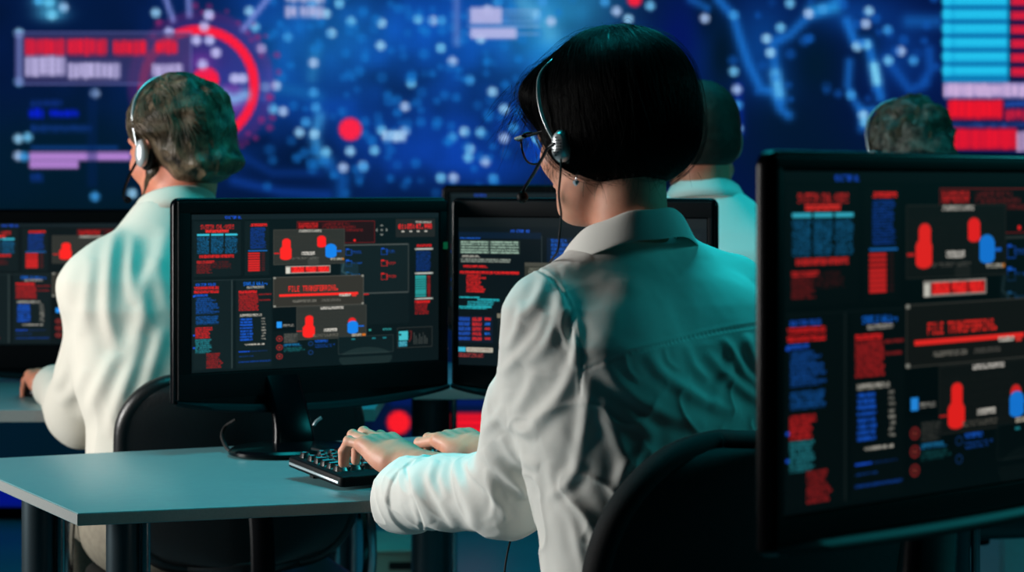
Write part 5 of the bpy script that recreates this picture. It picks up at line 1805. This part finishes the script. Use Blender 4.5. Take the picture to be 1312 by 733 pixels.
# older man on the left
M1F = [([(150, 290), (140, 340), (138, 400), (150, 450)], 9, .008), ([(200, 330), (185, 370), (180, 420), (150, 470)], 10, .007), ([(215, 290), (205, 340), (212, 400)], 11, .006),
       ([(170, 300), (168, 350), (172, 390)], 8, .006), ([(120, 330), (112, 380), (105, 430)], 9, .005), ([(185, 430), (170, 470), (150, 520), (140, 560)], 9, .008),
       ([(110, 470), (95, 500), (75, 520)], 8, .006), ([(150, 450), (130, 490), (105, 540)], 9, .007), ([(90, 430), (85, 470), (70, 500)], 7, .005), ([(210, 420), (195, 470), (180, 520)], 9, .006)]
m1 = man('older man with wavy greying hair and headset in white shirt at the left', (-.64, 4.06), math.radians(24), (0, .03, 1.10), P(226, 190, 4.12), math.radians(49), math.radians(10),
         hair_wavy, M['hair_grey'],
         [(P(147, 356, 3.99), P(106, 526, 4.14), P(66, 492, 4.42)), (np.array([-.46, 4.16, 1.02]), np.array([-.40, 4.36, .80]), np.array([-.58, 4.55, .79]))],
         shirt_mat=M['shirt_warm'], h=.0042, hair_h=.0028, trousers='khaki', folds=[(a_, b_, c_ * .65) for a_, b_, c_ in M1F], scale=1.03, sh=1.015, nz=1.18, strands=(3200, 14, 1.1, .0008))
headset('silver headset with black ear pads on the older man\'s wavy hair', m1[1], m1[2], 1.03, -.014, .05)
# beard, close to the jaw
def beard(q):
    d = smin(ell(q, (0, .045, -.085), (.036, .040, .032)), cone(q, (-.058, -.002, -.045), (-.025, .062, -.09), .018, .017), .02)
    d = smin(d, cone(q, (.058, -.002, -.045), (.025, .062, -.09), .018, .017), .02) + vnoise(q * 90) * .0015
    return smax(d, -ell(q, (0, .095, -.06), (.024, .02, .012)), .004)
bv = polygonise(beard, (-.1, -.06, -.14), (.1, .14, 0), .004)
part('beard', m1[1] + (bv[0] * 1.03) @ m1[2].T - np.array(m1[0].location), bv[1], M['hair_grey'], m1[0])

m2 = man('short haired man in pale shirt seen just right of the woman\'s head', (.405, 4.42), math.radians(-4), (0, .02, 1.10), P(896, 184, 4.45), math.radians(8), math.radians(4),
         hair_cropped, M['hair_short'],
         [(np.array([.19, 4.42, 1.06]), np.array([.10, 4.62, .80]), np.array([.25, 4.86, .79])), (np.array([.62, 4.42, 1.06]), np.array([.70, 4.62, .80]), np.array([.55, 4.86, .79]))],
         h=.006, hair_h=.0035, scale=1.03, sh=1.06, nz=1.20)
m3 = man('person with curly ash hair at the right, mostly hidden by the foreground monitor', (1.02, 5.0), math.radians(10), (0, .02, 1.10), P(1166, 200, 5.0), math.radians(20), math.radians(12),
         hair_curls, M['hair_curly'],
         [(np.array([.80, 4.97, 1.04]), np.array([.74, 5.14, .80]), np.array([.86, 5.36, .79])), (np.array([1.23, 5.03, 1.04]), np.array([1.26, 5.24, .80]), np.array([1.12, 5.42, .79]))],
         h=.008, hair_h=.0035, scale=.98, sh=1.0, nz=1.12, strands=(1800, 9, 2.6, .0009))
headset('pale headset band on the curly ash hair at the right', m3[1], m3[2], 1.02)

# ================================================================ office chairs
def chair(loc, rz, label, mat_back, w=.46, seat_z=.46, bz0=.50, bz1=.93, group=None, tilt=8, rcorner=.10):
    r = root('office_chair', (loc[0], loc[1], 0), rz, label, 'chair', group)
    th = math.radians(tilt)
    # backrest: a curved, rounded shell. local +y is forward, back at negative y
    V, F = [], []
    nx, nz = 25, 21
    def pt(u, v, t):
        # superellipse outline
        hw = w / 2 * (1 - .10 * (1 - v) ** 2); z = bz0 + (bz1 - bz0) * v
        x = u * hw
        rc = rcorner
        zz = z
        # rounded corners: squeeze rows near top and bottom
        ed = min(v, 1 - v) * (bz1 - bz0)
        if ed < rc: x *= (hw - rc + math.sqrt(max(rc * rc - (rc - ed) ** 2, 0))) / hw
        y = -.0 + .045 * u * u - math.sin(th) * (z - bz0) - .02 * math.sin(v * math.pi) * (-1)
        return (x, y + t, zz)
    vs = [0.5 - .5 * math.cos(math.pi * j / (nz - 1)) for j in range(nz)]
    shell = MB()
    for side, t in ((0, 0), (1, .035)):
        for j in range(nz):
            for i in range(nx): V.append(pt(-1 + 2 * i / (nx - 1), vs[j], t))
    n = nx * nz
    for j in range(nz - 1):
        for i in range(nx - 1):
            a = j * nx + i
            F.append([a, a + 1, a + nx + 1, a + nx]); F.append([n + a, n + a + nx, n + a + nx + 1, n + a + 1])
    ring = [i for i in range(nx)] + [j * nx + nx - 1 for j in range(1, nz)] + [(nz - 1) * nx + i for i in range(nx - 2, -1, -1)] + [j * nx for j in range(nz - 2, 0, -1)]
    for k in range(len(ring)):
        a, b = ring[k], ring[(k + 1) % len(ring)]
        F.append([a, n + a, n + b, b])
    bk = part('backrest', V, F, mat_back, r, True, sharp=55)
    # rim tube round the edge
    rim = [np.array(V[i]) * .5 + np.array(V[n + i]) * .5 for i in ring]; rim.append(rim[0])
    rv, rf = tube_np(spline(rim[::2] + [rim[-1]] if len(rim) % 2 == 0 else rim[::2], 160), .0195, 12, .9)
    part('rim', rv, rf, mat_back, bk)
    # rear spine and lever
    MB().tube(spline([(0, .0, .43), (0, -.09, .46), (0, -.10, .56), (0, -.055, .70)], 24), .022, 12, True, .5).build('back_support', M['black_matt'], r)
    seat = MB()
    seat.prism(rrect(.48, .46, .10, 8, (0, .25)), .075, 'z', seat_z - .075, .028)
    seat.build('seat', mat_back, r)
    MB().prism(rrect(.2, .2, .03, 4, (0, .24)), .03, 'z', seat_z - .106, .005).build('tilt_plate', M['black_matt'], r)
    for s in (-1, 1):
        arm = MB().tube(spline([(s * .2, .25, seat_z - .09), (s * .285, .25, seat_z - .06), (s * .295, .24, seat_z + .04), (s * .285, .25, seat_z + .155)], 24), .014, 12).build('armrest', M['chrome'], r)
        MB().prism(rrect(.06, .26, .028, 6, (s * .285, .25)), .028, 'z', seat_z + .155, .01).build('arm_pad', M['leather'], arm)
    MB().lathe([(.028, .09), (.028, .22), (.019, .222), (.019, seat_z - .10)], 24, (0, .24, 0)).build('gas_column', M['chrome'], r)
    for k in range(5):
        a = 2 * math.pi * k / 5 + .5
        e = np.array([.29 * math.cos(a), .29 * math.sin(a)])
        leg = MB().tube([(0, .24, .105), (e[0] * .5, .24 + e[1] * .5, .10), (e[0], .24 + e[1], .078)], [.026, .02, .014], 12, True, .8).build('leg', M['black_matt'], r)
        T = np.eye(4); T[:3, :3] = np.array([[math.cos(a), 0, -math.sin(a)], [math.sin(a), 0, math.cos(a)], [0, 1, 0]]); T[:3, 3] = (e[0], .24 + e[1], .031)
        MB().lathe([(.02, -.014), (.029, -.012), (.029, .012), (.02, .014)], 20, (0, 0, 0), 1, 1, T).build('castor', M['rubber'], leg)
        MB().tube([(e[0], .24 + e[1], .03), (e[0], .24 + e[1], .08)], .006, 8).build('castor_pin', M['chrome'], leg)
    return r


ch_c = loc_to_w((.02, -.245, 0))
chair(ch_c, YAW, 'black office chair with rounded backrest behind the typing woman', M['mesh_cloth'], w=.47, bz0=.50, bz1=.893, tilt=6, rcorner=.15)
chair((-.475, 3.82), math.radians(20), 'black leather office chair holding the older man', M['leather'], w=.44, bz0=.50, bz1=.835, tilt=2)
chair((.42, 4.16), math.radians(-4), 'black office chair of the short haired man, hidden behind the woman', M['leather'], w=.44, bz0=.50, bz1=.88)
chair((1.05, 4.76), math.radians(10), 'black office chair of the curly haired person at the right', M['leather'], w=.44, bz0=.50, bz1=.88)
# ================================================================ lights
def area(name, loc, target, size, col, power, sy=None, spread=180):
    l = bpy.data.lights.new(name, 'AREA'); l.energy = power; l.color = tuple(lin(col)); l.shape = 'RECTANGLE'; l.size = size; l.size_y = sy or size
    l.spread = math.radians(spread)
    o = bpy.data.objects.new(name, l); COL.objects.link(o)
    o.location = loc
    d = Vector(target) - Vector(loc)
    o.rotation_euler = d.to_track_quat('-Z', 'Y').to_euler()
    return o


area('stage_light_white', (-3.1, 3.05, 1.4), (-.3, 3.5, 1.0), 1.0, (252, 250, 246), 25, spread=75)
area('ceiling_light_cyan', (.1, 3.3, 3.2), (.0, 3.2, 0), .9, (30, 200, 210), 27, spread=110)
area('stage_light_cyan', (3.4, 3.1, 2.3), (.1, 3.1, .9), .7, (50, 215, 222), 26)
area('ceiling_light_cyan', (.5, 5.6, 3.3), (.4, 5.3, 0), 2.4, (30, 190, 210), 36, 1.2)
w = bpy.data.worlds.new('room_air'); SC.world = w; w.use_nodes = True
w.node_tree.nodes['Background'].inputs[0].default_value = tuple(lin((10, 40, 56))) + (1,)
w.node_tree.nodes['Background'].inputs[1].default_value = .5

GROUPS = {'monitor': 'computer monitors on the desks', 'chair': 'black office chairs', 'desk': 'grey desks', 'person': 'people working at the desks', 'headset': 'headsets'}
for o in SC.objects:
    if o.parent is None and o.get('category') in GROUPS: o['group'] = GROUPS[o['category']]
